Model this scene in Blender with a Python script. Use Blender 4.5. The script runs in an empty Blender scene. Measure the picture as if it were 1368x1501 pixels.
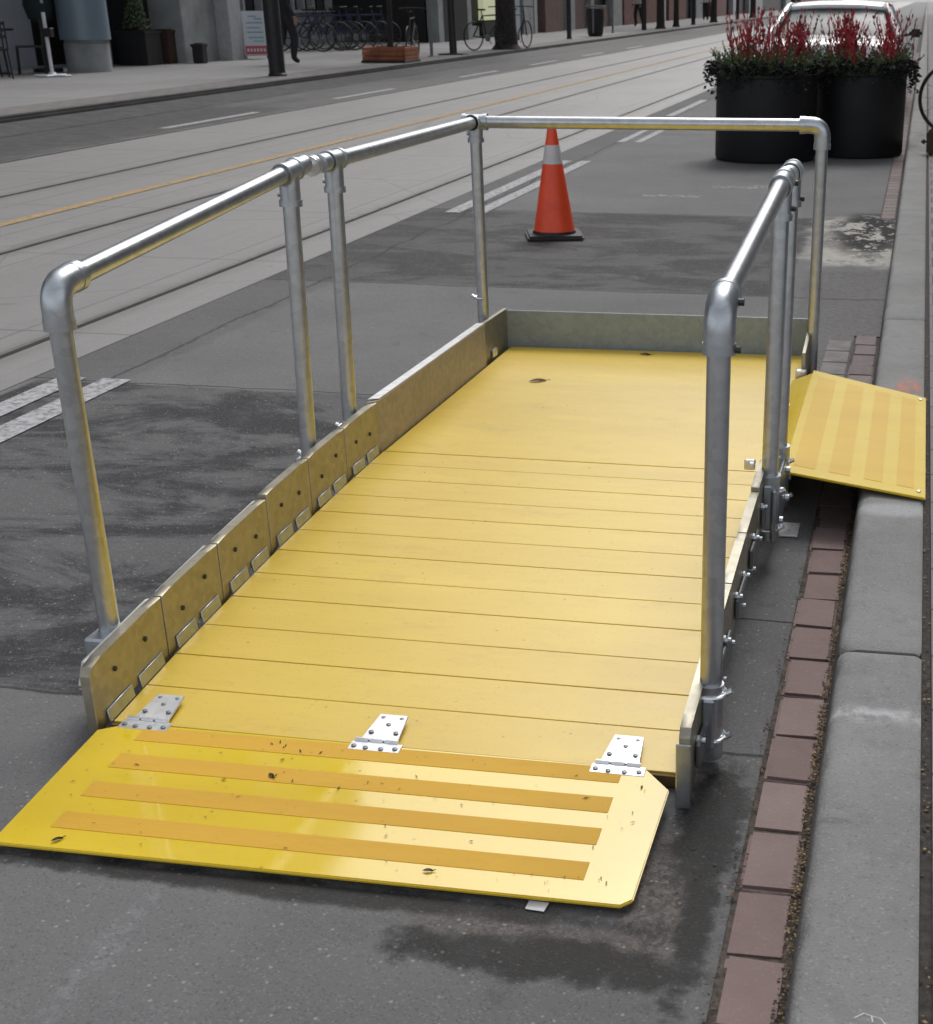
import bpy, bmesh, math, random
from mathutils import Vector, Matrix, Quaternion
PI = math.pi
R = math.radians
random.seed(7)
scene = bpy.context.scene
COL = scene.collection

# ------------------------------------------------------------------ materials
class G:
    """small procedural-material builder"""
    def __init__(s, name):
        s.m = bpy.data.materials.new(name); s.m.use_nodes = True
        s.nt = s.m.node_tree; s.b = s.nt.nodes['Principled BSDF']
        s._c = None; s._s = None
    def new(s, t): return s.nt.nodes.new(t)
    def set(s, sock, v):
        if v is None: return
        if isinstance(v, bpy.types.NodeSocket): s.nt.links.new(v, sock)
        elif isinstance(v, tuple) and len(v) == 3 and sock.type == 'RGBA': sock.default_value = (*v, 1)
        else: sock.default_value = v
    def co(s):
        if s._c is None: s._c = s.new('ShaderNodeTexCoord').outputs['Object']
        return s._c
    def sep(s):
        if s._s is None:
            n = s.new('ShaderNodeSeparateXYZ'); s.set(n.inputs[0], s.co()); s._s = n.outputs
        return s._s
    def scaled(s, x, y, z):
        n = s.new('ShaderNodeVectorMath'); n.operation = 'MULTIPLY'; s.set(n.inputs[0], s.co()); n.inputs[1].default_value = (x, y, z); return n.outputs[0]
    def noise(s, sc, det=4, rough=.55, vec=None, dist=0, off=0):
        n = s.new('ShaderNodeTexNoise'); s.set(n.inputs['Vector'], vec or s.co()); n.inputs['Scale'].default_value = sc
        n.inputs['Detail'].default_value = det; n.inputs['Roughness'].default_value = rough; n.inputs['Distortion'].default_value = dist
        if off:
            n.noise_dimensions = '4D'; n.inputs['W'].default_value = off
        return n.outputs['Fac']
    def vor(s, sc, out='Color', vec=None, feat='F1'):
        n = s.new('ShaderNodeTexVoronoi'); n.feature = feat; s.set(n.inputs['Vector'], vec or s.co()); n.inputs['Scale'].default_value = sc
        return n.outputs[out]
    def math(s, op, a, b=None, c=None, clamp=False):
        n = s.new('ShaderNodeMath'); n.operation = op; n.use_clamp = clamp
        s.set(n.inputs[0], a); s.set(n.inputs[1], b); s.set(n.inputs[2], c); return n.outputs[0]
    def mul(s, a, b): return s.math('MULTIPLY', a, b)
    def add(s, a, b): return s.math('ADD', a, b)
    def sm(s, v, a, b):
        n = s.new('ShaderNodeMapRange'); n.interpolation_type = 'SMOOTHSTEP'; n.clamp = True
        s.set(n.inputs['Value'], v); n.inputs['From Min'].default_value = min(a, b); n.inputs['From Max'].default_value = max(a, b)
        if a > b: n.inputs['To Min'].default_value = 1; n.inputs['To Max'].default_value = 0
        return n.outputs[0]
    def mix(s, f, a, b):
        n = s.new('ShaderNodeMix'); n.data_type = 'RGBA'; s.set(n.inputs[0], f); s.set(n.inputs[6], a); s.set(n.inputs[7], b); return n.outputs[2]
    def ramp(s, f, stops):
        n = s.new('ShaderNodeValToRGB'); s.set(n.inputs[0], f); e = n.color_ramp.elements
        while len(e) < len(stops): e.new(.5)
        for q, (p, c) in zip(e, stops):
            q.position = p; q.color = (*c, 1) if isinstance(c, tuple) else (c, c, c, 1)
        return n.outputs[0]
    def box(s, x0, x1, y0, y1, e=.01, wob=0, wsc=6):
        X, Y = s.sep()[0], s.sep()[1]
        if wob:
            w = s.mul(s.math('SUBTRACT', s.noise(wsc, 4, off=x0 * 3.1 + y0 + 9), .5), wob)
            X = s.add(X, w); Y = s.add(Y, w)
        o = s.mul(s.sm(X, x0 - e, x0 + e), s.sm(X, x1 + e, x1 - e))
        return s.mul(o, s.mul(s.sm(Y, y0 - e, y0 + e), s.sm(Y, y1 + e, y1 - e)))
    def blob(s, cx, cy, rx, ry, soft=.4, wob=.6, wsc=7):
        X = s.math('DIVIDE', s.math('SUBTRACT', s.sep()[0], cx), rx); Y = s.math('DIVIDE', s.math('SUBTRACT', s.sep()[1], cy), ry)
        d = s.math('SQRT', s.add(s.mul(X, X), s.mul(Y, Y)))
        d = s.add(d, s.mul(s.math('SUBTRACT', s.noise(wsc, 5, .65, off=cx * 7 + cy), .5), wob * 2))
        return s.sm(d, 1 + soft / 2, 1 - soft / 2)
    def line(s, axis, p, w, wob=.0, wsc=8):
        v = s.sep()[axis]
        if wob: v = s.add(v, s.mul(s.math('SUBTRACT', s.noise(wsc, 4, off=p * 2.3 + 5), .5), wob))
        return s.sm(s.math('ABSOLUTE', s.math('SUBTRACT', v, p)), w, w * .45)
    def bump(s, h, st=.3, d=.01):
        n = s.new('ShaderNodeBump'); n.inputs['Strength'].default_value = st; n.inputs['Distance'].default_value = d; s.set(n.inputs['Height'], h)
        s.nt.links.new(n.outputs[0], s.b.inputs['Normal'])
    def out(s, col=None, rough=None, metal=None, spec=None, **k):
        s.set(s.b.inputs['Base Color'], col); s.set(s.b.inputs['Roughness'], rough); s.set(s.b.inputs['Metallic'], metal)
        s.set(s.b.inputs['Specular IOR Level'], spec)
        for a, v in k.items(): s.set(s.b.inputs[a.replace('_', ' ')], v)
        return s.m

def plain(name, col, rough=.6, metal=0., var=.12, sc=9, spec=.5, bump=0, bsc=120, **k):
    g = G(name); n = g.noise(sc, 5, .6)
    lo = tuple(c * (1 - var) for c in col); hi = tuple(min(1, c * (1 + var)) for c in col)
    if bump: g.bump(g.noise(bsc, 3), bump, .003)
    r = g.add(rough - .06, g.mul(g.noise(sc * 3, 3), .12))
    return g.out(g.ramp(n, [(.3, lo), (.7, hi)]), r, metal, spec, **k)

def asphalt():
    g = G('asphalt')
    big = g.noise(1.1, 6, .6); mid = g.noise(9, 6, .65); fine = g.noise(140, 3, .7); sp = g.vor(290); spb = g.noise(75, 2, .6)
    c = g.ramp(big, [(.3, (.138, .137, .139)), (.7, (.185, .184, .185))])
    # darker patched strips across the lane, as laid
    d1 = g.box(-3.3, -.95, 2.40, 4.80, .012, .07, 5)
    blot = g.sm(g.noise(1.3, 9, .74, dist=.5, vec=g.scaled(1.0, 2.0, 1)), .44, .56)
    c = g.mix(g.mul(d1, .5), c, (.075, .075, .080)); c = g.mix(g.mul(g.mul(d1, blot), .82), c, (.022, .022, .025))
    d2 = g.box(-3.9, -.62, 6.95, 9.62, .02, .05, 5)
    c = g.mix(g.mul(d2, .55), c, (.058, .056, .057)); c = g.mix(g.mul(g.mul(d2, blot), .7), c, (.034, .033, .034))
    d3 = g.box(-3.36, -2.95, 4.8, 60, .03, .12, 3); c = g.mix(g.mul(d3, .35), c, (.07, .07, .072))
    # gutter strip and debris by the ramp
    gr = g.box(-.95, 0, 1.0, 3.9, .05, .1); c = g.mix(g.mul(gr, .18), c, (.075, .073, .072))
    w1 = g.blob(-.280, 2.12, .055, .22, .7, 1.1, 17); w2 = g.blob(-.47, 1.705, .23, .050, .8, 1.2, 15); w3 = g.blob(-.95, 1.808, .60, .026, .8, 1.0, 15)
    w4 = g.blob(-.262, 1.88, .026, .24, .9, 1.3, 17); w1 = g.math('MAXIMUM', w1, w4)
    wet = g.math('MAXIMUM', g.math('MAXIMUM', w1, w2), g.mul(w3, .85))
    dirt = g.blob(-.325, 1.90, .060, .20, .6, .4, 12); dirt = g.math('MAXIMUM', dirt, g.mul(g.blob(-.50, 1.76, .22, .04, .8, .6, 12), .8))
    c = g.mix(g.mul(dirt, .75), c, g.ramp(g.vor(120), [(.2, (.055, .048, .043)), (.9, (.17, .14, .12))]))
    c = g.mix(g.mul(wet, .9), c, (.018, .017, .016))
    # pale salt patch with oil blot, and rough strip beside the kerb
    rg = g.box(-.52, 0, 5.5, 7.7, .03, .1, 9); c = g.mix(g.mul(rg, .5), c, g.ramp(g.noise(34, 4, .8), [(.35, (.05, .046, .044)), (.65, (.16, .15, .145))]))
    pale = g.mul(g.box(-.58, 0, 7.85, 9.7, .10, .5, 5), g.sm(g.noise(7, 7, .75, vec=g.scaled(1, .6, 1)), .34, .50)); c = g.mix(g.mul(pale, .9), c, (.46, .44, .40))
    oil = g.mul(g.blob(-.25, 9.1, .22, .75, .9, .5, 5), g.sm(g.noise(6.5, 5, .7, vec=g.scaled(1.3, .9, 1), off=3), .44, .46)); c = g.mix(oil, c, (.012, .012, .012))
    # worn streaks of old markings
    for (x0, x1, y) in ((-2.0, -1.55, 10.6), (-1.55, -1.0, 11.2), (-1.25, -.9, 11.3)):
        m = g.mul(g.box(x0, x1, y - .06, y + .06, .02, .1, 12), g.sm(g.noise(25, 4), .48, .6)); c = g.mix(m, c, (.36, .36, .37))
    pl = g.mul(g.blob(-1.16, 1.62, .022, .22, .6, 1.1, 9), g.sm(g.noise(45, 4, .7), .42, .62)); c = g.mix(g.mul(pl, .45), c, (.25, .25, .26))
    # joints and cracks
    for p, w in ((4.82, .010), (6.93, .014), (9.64, .014), (2.39, .008), (15.6, .016), (22.3, .02)):
        c = g.mix(g.mul(g.line(1, p, w, .10, 2.5), .75), c, (.022, .022, .023))
    c = g.mix(g.mul(g.mul(g.line(1, 3.04, .006, .03, 6), g.sm(g.sep()[0], -.5, -.4)), .9), c, (.012, .012, .012))
    c = g.mix(g.mul(g.line(0, -3.02, .014, .22, 1.6), .6), c, (.025, .025, .026))
    # aggregate
    st = g.sm(g.new('ShaderNodeSeparateColor').outputs[0], 0, 1) if False else None
    sc = g.new('ShaderNodeSeparateColor'); g.set(sc.inputs[0], sp)
    pale_st = g.sm(sc.outputs[0], .86, .99); dark_st = g.sm(sc.outputs[1], .80, .98)
    c = g.mix(g.mul(pale_st, .28), c, (.30, .30, .30)); c = g.mix(g.mul(dark_st, .3), c, (.03, .03, .03))
    sp2 = g.new('ShaderNodeSeparateColor'); g.set(sp2.inputs[0], g.vor(105)); c = g.mix(g.mul(g.sm(sp2.outputs[0], .93, .97), g.mul(g.sm(g.vor(105, 'Distance'), .45, .2), .6)), c, (.36, .35, .33))
    c = g.mix(.5, c, g.mix(g.sm(mid, .3, .7), (.045, .045, .046), (.13, .13, .133)))if False else g.mix(g.mul(g.sm(mid, .45, .75), .25), c, (.14, .14, .143))
    c = g.mix(g.mul(g.sm(mid, .45, .25), .35), c, (.05, .05, .052))
    c = g.mix(g.mul(wet, .68), c, (.018, .017, .016)); c = g.mix(g.mul(oil, .9), c, (.008, .008, .008))
    g.bump(g.add(g.mul(sc.outputs[2], .6), fine), .55, .004)
    ro = g.math('SUBTRACT', .82, g.mul(wet, .25))
    return g.out(c, ro, 0., .22)

def concrete_slab():
    g = G('track_concrete'); X, Y = g.sep()[0], g.sep()[1]
    big = g.noise(.5, 6, .6, vec=g.scaled(1.6, .6, 1)); mid = g.noise(6, 7, .7); fine = g.noise(90, 3)
    c = g.ramp(big, [(.3, (.190, .186, .184)), (.7, (.245, .240, .237))])
    c = g.mix(g.mul(g.sm(mid, .35, .7), .3), c, (.17, .165, .16))
    strk = g.noise(3, 6, .7, vec=g.scaled(4, .25, 1)); c = g.mix(g.mul(g.sm(strk, .5, .75), .4), c, (.15, .145, .14))
    # transverse joints
    pp = g.math('PINGPONG', g.math('SUBTRACT', g.add(Y, g.mul(g.math('SUBTRACT', g.noise(3, 3), .5), .05)), 7.43), .93)
    j = g.sm(pp, .013, .005); c = g.mix(g.mul(j, .65), c, (.05, .05, .05))
    for x, w in ((-3.86, .008), (-4.9, .007), (-5.55, .008), (-6.3, .007), (-6.9, .008)):
        c = g.mix(g.mul(g.line(0, x, w * 1.4, .03, 2), .55), c, (.07, .068, .066))
    cr = g.sm(g.vor(.55, 'Distance', g.scaled(1, .7, 1), 'DISTANCE_TO_EDGE'), .006, .002); c = g.mix(g.mul(cr, .3), c, (.06, .06, .06))
    spo = g.mul(g.sm(g.noise(5, 3, off=4), .64, .70), 1.0); c = g.mix(g.mul(spo, .4), c, (.10, .095, .09))
    scn = g.new('ShaderNodeSeparateColor'); g.set(scn.inputs[0], g.vor(160)); c = g.mix(g.mul(g.sm(scn.outputs[0], .85, 1), .3), c, (.38, .37, .36))
    # asphalt-stained seam beside the rails
    for x in (-3.65, -5.15, -6.64, -8.14):
        c = g.mix(g.mul(g.sm(g.math('ABSOLUTE', g.math('SUBTRACT', g.add(X, g.mul(g.math('SUBTRACT', g.noise(4, 4), .5), .12)), x)), .16, .03), .3), c, (.09, .086, .082))
    g.bump(g.add(mid, g.mul(fine, .6)), .15, .004)
    return g.out(c, .58, 0., .6)

def far_asphalt():
    g = G('far_lane_asphalt'); big = g.noise(.35, 7, .7, vec=g.scaled(1.5, .4, 1)); mid = g.noise(5, 6, .7)
    c = g.ramp(big, [(.42, (.066, .066, .068)), (.56, (.115, .113, .113))]); c = g.mix(g.mul(g.sm(mid, .4, .7), .35), c, (.16, .16, .16))
    dk = g.box(-10.2, -8.15, 2, 18.5, .3, 1.2, 1.5); dk2 = g.box(-10.2, -9.5, 14, 60, .12, .5, 1)
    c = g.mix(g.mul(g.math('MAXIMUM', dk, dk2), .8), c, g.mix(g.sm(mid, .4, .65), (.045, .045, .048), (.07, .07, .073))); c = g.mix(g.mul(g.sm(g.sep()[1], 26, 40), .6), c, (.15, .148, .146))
    g.bump(g.noise(60, 3), .3, .005); return g.out(c, .82, 0., .35)

def pavers(name, base, sx, sy, off=.5, mortar=(.05, .05, .05)):
    g = G(name); n = g.new('ShaderNodeTexBrick'); g.set(n.inputs['Vector'], g.co()); n.inputs['Scale'].default_value = 1
    n.inputs['Brick Width'].default_value = sx; n.inputs['Row Height'].default_value = sy; n.inputs['Mortar Size'].default_value = .005; n.offset = off
    n.inputs['Color1'].default_value = (*base, 1); n.inputs['Color2'].default_value = (*[c * .82 for c in base], 1); n.inputs['Mortar'].default_value = (*mortar, 1)
    c = g.mix(g.mul(g.sm(g.noise(5, 6, .7), .4, .75), .35), n.outputs['Color'], tuple(c * .6 for c in base))
    s2 = g.new('ShaderNodeSeparateColor'); g.set(s2.inputs[0], g.vor(200)); c = g.mix(g.mul(g.sm(s2.outputs[0], .85, 1), .3), c, tuple(c * 1.6 for c in base))
    g.bump(g.add(g.noise(80, 3), g.mul(n.outputs['Fac'], -2)), .4, .003); return g.out(c, .8, 0., .35)

def kerb_mat():
    g = G('kerb_concrete'); big = g.noise(2.2, 6, .65); mid = g.noise(14, 6, .7); fine = g.noise(220, 2)
    c = g.ramp(big, [(.3, (.195, .193, .190)), (.7, (.268, .266, .262))])
    c = g.mix(g.mul(g.sm(mid, .48, .75), .45), c, (.14, .138, .136)); pit = g.noise(55, 5, .8); c = g.mix(g.mul(g.sm(pit, .56, .72), .4), c, (.10, .10, .10))
    # pale scuff across the top and an orange survey spray
    arc = g.add(g.sep()[1], g.mul(g.math('SUBTRACT', g.noise(9, 4), .5), .10))
    sc = g.mul(g.sm(g.math('ABSOLUTE', g.math('SUBTRACT', arc, 2.36)), .045, .0), g.sm(g.noise(26, 5, .7, off=2), .36, .62)); c = g.mix(g.mul(sc, .8), c, (.52, .52, .54))
    hi = g.mul(g.blob(.0, 3.52, .1, .05, .9, .3, 14), .6); c = g.mix(hi, c, (.45, .46, .48))
    orr = g.mul(g.mul(g.blob(.03, 4.80, .05, .14, .9, .8, 12), g.sm(g.noise(30, 5, .7, vec=g.scaled(1, .4, 1)), .4, .6)), .7); c = g.mix(orr, c, (.62, .20, .10))
    dk = g.blob(-.055, 1.98, .03, .01, .6, .5, 30); c = g.mix(g.mul(dk, .5), c, (.12, .12, .12))
    # shade of the kerb face, painted into the colour below the top edge
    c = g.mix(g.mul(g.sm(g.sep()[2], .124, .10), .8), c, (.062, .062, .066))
    s2 = g.new('ShaderNodeSeparateColor'); g.set(s2.inputs[0], g.vor(260)); c = g.mix(g.mul(g.sm(s2.outputs[0], .9, 1), .3), c, (.42, .42, .42))
    c = g.mix(g.mul(g.sm(s2.outputs[1], .9, 1), .35), c, (.08, .08, .08))
    g.bump(g.add(g.add(fine, mid), g.mul(pit, 1.5)), .6, .003); return g.out(c, .8, 0., .35)

def brick_mat():
    g = G('gutter_brick'); big = g.noise(6, 6, .7); c = g.ramp(big, [(.3, (.19, .128, .122)), (.7, (.27, .19, .18))])
    inf = g.new('ShaderNodeTexWhiteNoise'); g.set(inf.inputs['Vector'], g.vor(5.7, 'Position'))
    c = g.mix(g.mul(g.sm(g.noise(22, 6, .75), .5, .8), .4), c, (.23, .175, .165)); c = g.mix(g.mul(g.sm(g.noise(3, 4, off=5), .55, .75), .35), c, (.085, .06, .058))
    s2 = g.new('ShaderNodeSeparateColor'); g.set(s2.inputs[0], g.vor(240)); c = g.mix(g.mul(g.sm(s2.outputs[0], .9, 1), .25), c, (.4, .36, .34))
    c = g.mix(g.sm(g.sep()[1], 3.62, 3.72), c, g.ramp(g.noise(20, 5, .7), [(.3, (.12, .10, .105)), (.7, (.2, .18, .18))]))
    ri = g.new('ShaderNodeNewGeometry').outputs['Random Per Island']; c = g.mix(.45, c, g.ramp(ri, [(0, (.12, .085, .08)), (.5, (.205, .15, .14)), (1, (.27, .215, .20))]))
    g.bump(g.noise(110, 4, .7), .5, .003); return g.out(c, .8, 0., .35)

def galv(name, col=(.50, .51, .52), rough=.33, metal=.9, dirt=.25):
    g = G(name); sp = g.vor(55); s2 = g.new('ShaderNodeSeparateColor'); g.set(s2.inputs[0], sp)
    lo = tuple(c * .74 for c in col)
    c = g.mix(g.mul(s2.outputs[0], .6), col, lo); c = g.mix(g.mul(g.sm(g.noise(7, 6, .7), .45, .8), dirt), c, tuple(x * .5 for x in col))
    st = g.noise(30, 4, .7, vec=g.scaled(1, 1, .15)); r = g.add(rough - .05, g.mul(st, .14))
    g.bump(g.noise(60, 3), .10, .002); return g.out(c, r, metal, .5)

def deck_mat(name, col, rough, spec, dirt=.3, bmp=.15):
    g = G(name); n = g.noise(2.0, 6, .6, vec=g.scaled(.5, 2.2, 1)); lo = (col[0] * .88, col[1] * .85, col[2] * .8)
    c = g.ramp(n, [(.3, lo), (.7, col)])
    sm = g.noise(11, 6, .75, vec=g.scaled(.6, 1.3, 1)); c = g.mix(g.mul(g.sm(sm, .5, .85), dirt), c, (col[0] * .62, col[1] * .55, col[2] * .7))
    tiny = g.new('ShaderNodeSeparateColor'); g.set(tiny.inputs[0], g.vor(70)); m = g.mul(g.sm(tiny.outputs[0], .975, .99), g.sm(g.vor(70, 'Distance'), .3, .15))
    c = g.mix(g.mul(m, .5), c, (.18, .13, .06))
    scf = g.mul(g.sm(g.noise(26, 4, .8, vec=g.scaled(.35, 2.6, 1), off=7), .66, .74), .25); c = g.mix(scf, c, (col[0] * 1.1, col[1] * 1.15, col[2] * 2.2))
    gm = g.mul(g.sm(g.noise(3.2, 7, .75, vec=g.scaled(.8, 1.4, 1), off=11), .56, .74), dirt * .7); c = g.mix(gm, c, (col[0] * .55, col[1] * .52, col[2] * 1.1))
    s3 = g.new('ShaderNodeSeparateColor'); g.set(s3.inputs[0], g.vor(190)); c = g.mix(g.mul(g.sm(s3.outputs[1], .90, 1), dirt * .3), c, (.3, .22, .07))
    g.bump(g.add(g.noise(7, 4, .6, vec=g.scaled(.45, 2.4, 1)), g.mul(g.noise(260, 2), .10)), bmp, .004)
    return g.out(c, g.add(rough, g.mul(g.math('SUBTRACT', sm, .5), .15)), 0., spec)

def paint_line(name, col, wear=.45):
    g = G(name); n = g.noise(30, 6, .75); m = g.sm(n, wear - .16, wear + .10)
    c = g.mix(m, (.13, .128, .125), col); return g.out(c, .75, 0., .35)

M = {}
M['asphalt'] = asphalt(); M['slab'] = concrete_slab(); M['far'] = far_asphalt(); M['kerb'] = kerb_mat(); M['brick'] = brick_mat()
M['pave_r'] = pavers('sidewalk_pavers', (.20, .19, .185), .24, .24, .5); M['pave_l'] = pavers('far_sidewalk_concrete', (.28, .275, .275), 1.5, 1.5, 0, (.12, .12, .12))
M['packed'] = plain('packed_grit', (.075, .062, .052), .95, var=.7, sc=45, bump=.8); M['joint'] = plain('joint_soil', (.045, .04, .036), .95, var=.5, sc=60, bump=.6)
M['white_line'] = paint_line('white_road_paint', (.42, .42, .44), .49); M['yellow_line'] = paint_line('yellow_road_paint', (.44, .29, .12), .48)
M['steel_rail'] = plain('tram_rail_steel', (.16, .155, .15), .6, .3, .3, 4); M['groove'] = plain('rail_groove', (.028, .026, .025), .9, var=.4)
M['galv'] = galv('galvanized_tube', (.56, .58, .60), .31, .97); M['fit'] = galv('galvanized_fitting', (.52, .555, .59), .34, .92, .3)
M['toe'] = galv('toe_board_metal', (.41, .385, .31), .42, .95, .35); M['toe_beige'] = galv('beige_toe_board', (.44, .39, .32), .5, .45, .2); M['toe_dark'] = galv('rear_board_metal', (.27, .31, .32), .45, .15, .15)
M['darkfit'] = galv('dull_bracket_metal', (.22, .23, .24), .5, .8, .4); M['pav2'] = plain('grey_gutter_paver', (.17, .158, .155), .85, var=.25, sc=12, bump=.3); M['flange'] = galv('flange_metal', (.74, .74, .74), .55, .5, .15); M['bright'] = galv('zinc_hinge', (.82, .83, .86), .30, .85, .08); M['bolt'] = plain('dark_bolt', (.06, .058, .055), .5, .7)
M['zinc'] = plain('zinc_nut', (.7, .72, .74), .3, .9)
M['deck'] = deck_mat('yellow_deck_coating', (.735, .52, .060), .38, .75, .45, .36); M['plate'] = deck_mat('yellow_plate_gloss', (.84, .60, .018), .085, 1.0, .2, .004); M['plate'].node_tree.nodes['Principled BSDF'].inputs['IOR'].default_value = 1.85; M['plate2'] = deck_mat('yellow_bridge_plate', (.68, .485, .022), .5, .4, .2, .03)
M['tape'] = deck_mat('orange_grip_tape', (.66, .38, .026), .66, .4, .22, .5); M['tape2'] = deck_mat('worn_grip_tape', (.68, .435, .03), .55, .35, .2, .05)
M['seam'] = plain('deck_edge_brown', (.14, .085, .03), .8, var=.3); M['edge'] = plain('yellow_plate_edge', (.45, .34, .05), .6)
M['cone'] = plain('cone_orange', (.95, .085, .026), .42, var=.16, sc=7); M['conew'] = plain('cone_band', (.62, .60, .60), .4, var=.08); M['rubber'] = plain('black_rubber', (.018, .018, .018), .6, var=.3)
M['pot'] = plain('black_planter', (.006, .0065, .0085), .6, var=.3, sc=3); M['soil'] = plain('soil', (.03, .022, .016), .95, var=.4, sc=40)
M['twig'] = plain('red_twig', (.46, .035, .05), .55, var=.45, sc=14); M['twig2'] = plain('dark_red_twig', (.17, .016, .022), .6, var=.4, sc=14)
M['green'] = plain('evergreen_foliage', (.10, .14, .065), .7, var=.6, sc=22); M['dgreen'] = plain('dark_trailing_foliage', (.007, .010, .007), .85, var=.5, sc=22)
M['cab'] = plain('pale_cabbage_leaf', (.33, .42, .34), .55, var=.35, sc=26)
M['car'] = plain('white_car_paint', (.72, .73, .74), .25, var=.02, spec=.6, Coat_Weight=.6); M['glass'] = plain('dark_car_glass', (.06, .07, .075), .2, var=.3, spec=.06)
M['trim'] = plain('black_trim', (.015, .015, .016), .45); M['tail'] = plain('tail_lamp', (.35, .01, .012), .2, spec=.8); M['chrome'] = plain('chrome', (.8, .8, .8), .12, 1.)
M['darkcar'] = plain('dark_car_paint', (.03, .032, .04), .25, Coat_Weight=.6)
M['colm'] = plain('blue_grey_cladding', (.17, .225, .28), .35, .1, .1, .8, spec=.7); M['stone'] = plain('grey_stone', (.27, .29, .29), .75, var=.25, sc=2.2, bump=.2)
M['stone_l'] = plain('pale_stone_trim', (.36, .37, .38), .7, var=.12); M['facade'] = plain('grey_facade', (.15, .155, .16), .7, var=.2, sc=.6)
M['dark'] = plain('dark_interior', (.010, .010, .011), .6, var=.3); M['shopglass'] = plain('shop_window_glass', (.016, .021, .022), .08, var=.4, sc=.8, spec=.8)
M['palewall'] = plain('pale_blue_wall', (.34, .38, .43), .6, var=.12, sc=2); M['brickw'] = plain('red_brick_wall', (.16, .075, .062), .8, var=.3, sc=5)
M['brownw'] = plain('brown_shopfront', (.15, .10, .085), .7, var=.2, sc=3); M['black'] = plain('black_metal', (.02, .02, .022), .5, var=.2); M['pole'] = plain('grey_pole', (.22, .23, .235), .5, .3)
M['tealw'] = plain('green_door_panel', (.07, .14, .115), .5); M['bark'] = plain('dark_bark', (.035, .03, .027), .9, var=.45, sc=14, bump=.8, bsc=30)
M['orange_wood'] = plain('orange_brown_timber', (.30, .105, .05), .75, var=.35, sc=4); M['whitep'] = plain('white_panel', (.55, .58, .62), .5, var=.03); M['redband'] = plain('red_print', (.42, .07, .09), .5); M['blueprint'] = plain('pale_blue_print', (.24, .34, .46), .5); M['tealprint'] = plain('teal_print', (.22, .42, .42), .5)
M['umb'] = plain('dark_green_canvas', (.012, .028, .024), .8); M['whitem'] = plain('white_metal', (.62, .63, .66), .4)
M['bluebike'] = plain('blue_bicycle_paint', (.035, .035, .10), .35, .2); M['blackbike'] = plain('black_bicycle_paint', (.02, .02, .025), .35, .2)
M['skin'] = plain('skin', (.42, .25, .18), .55); M['cloth'] = plain('dark_clothing', (.018, .019, .026), .85, var=.3); M['clothl'] = plain('light_shirt', (.5, .48, .47), .85); M['hair'] = plain('dark_hair', (.02, .015, .012), .6)
M['yel'] = plain('mustard_fabric', (.30, .19, .02), .7); M['leaf'] = plain('dry_leaf', (.12, .065, .028), .8, var=.5, sc=40); M['leafy'] = plain('yellow_brown_litter', (.24, .17, .075), .85, var=.6, sc=60)
M['litterd'] = plain('dark_litter', (.05, .03, .018), .85, var=.6, sc=60); M['paper'] = plain('white_paper', (.7, .7, .7), .7); M['amber'] = plain('amber_reflector', (.6, .26, .05), .3)
M['warm'] = None; M['kerb_dark'] = plain('weathered_dark_kerb', (.055, .055, .058), .85, var=.35, sc=2)
g = G('lit_window'); g.out((.2, .19, .13), .4); g.b.inputs['Emission Color'].default_value = (.62, .66, .42, 1); g.b.inputs['Emission Strength'].default_value = .32; M['warm'] = g.m
M['chalk'] = plain('white_chalk', (.6, .6, .62), .8, var=.1)
g = G('tree_foliage'); g.out(g.ramp(g.noise(1.3, 4), [(.3, (.03, .035, .015)), (.7, (.09, .085, .03))]), .7); M['crown'] = g.m

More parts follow.
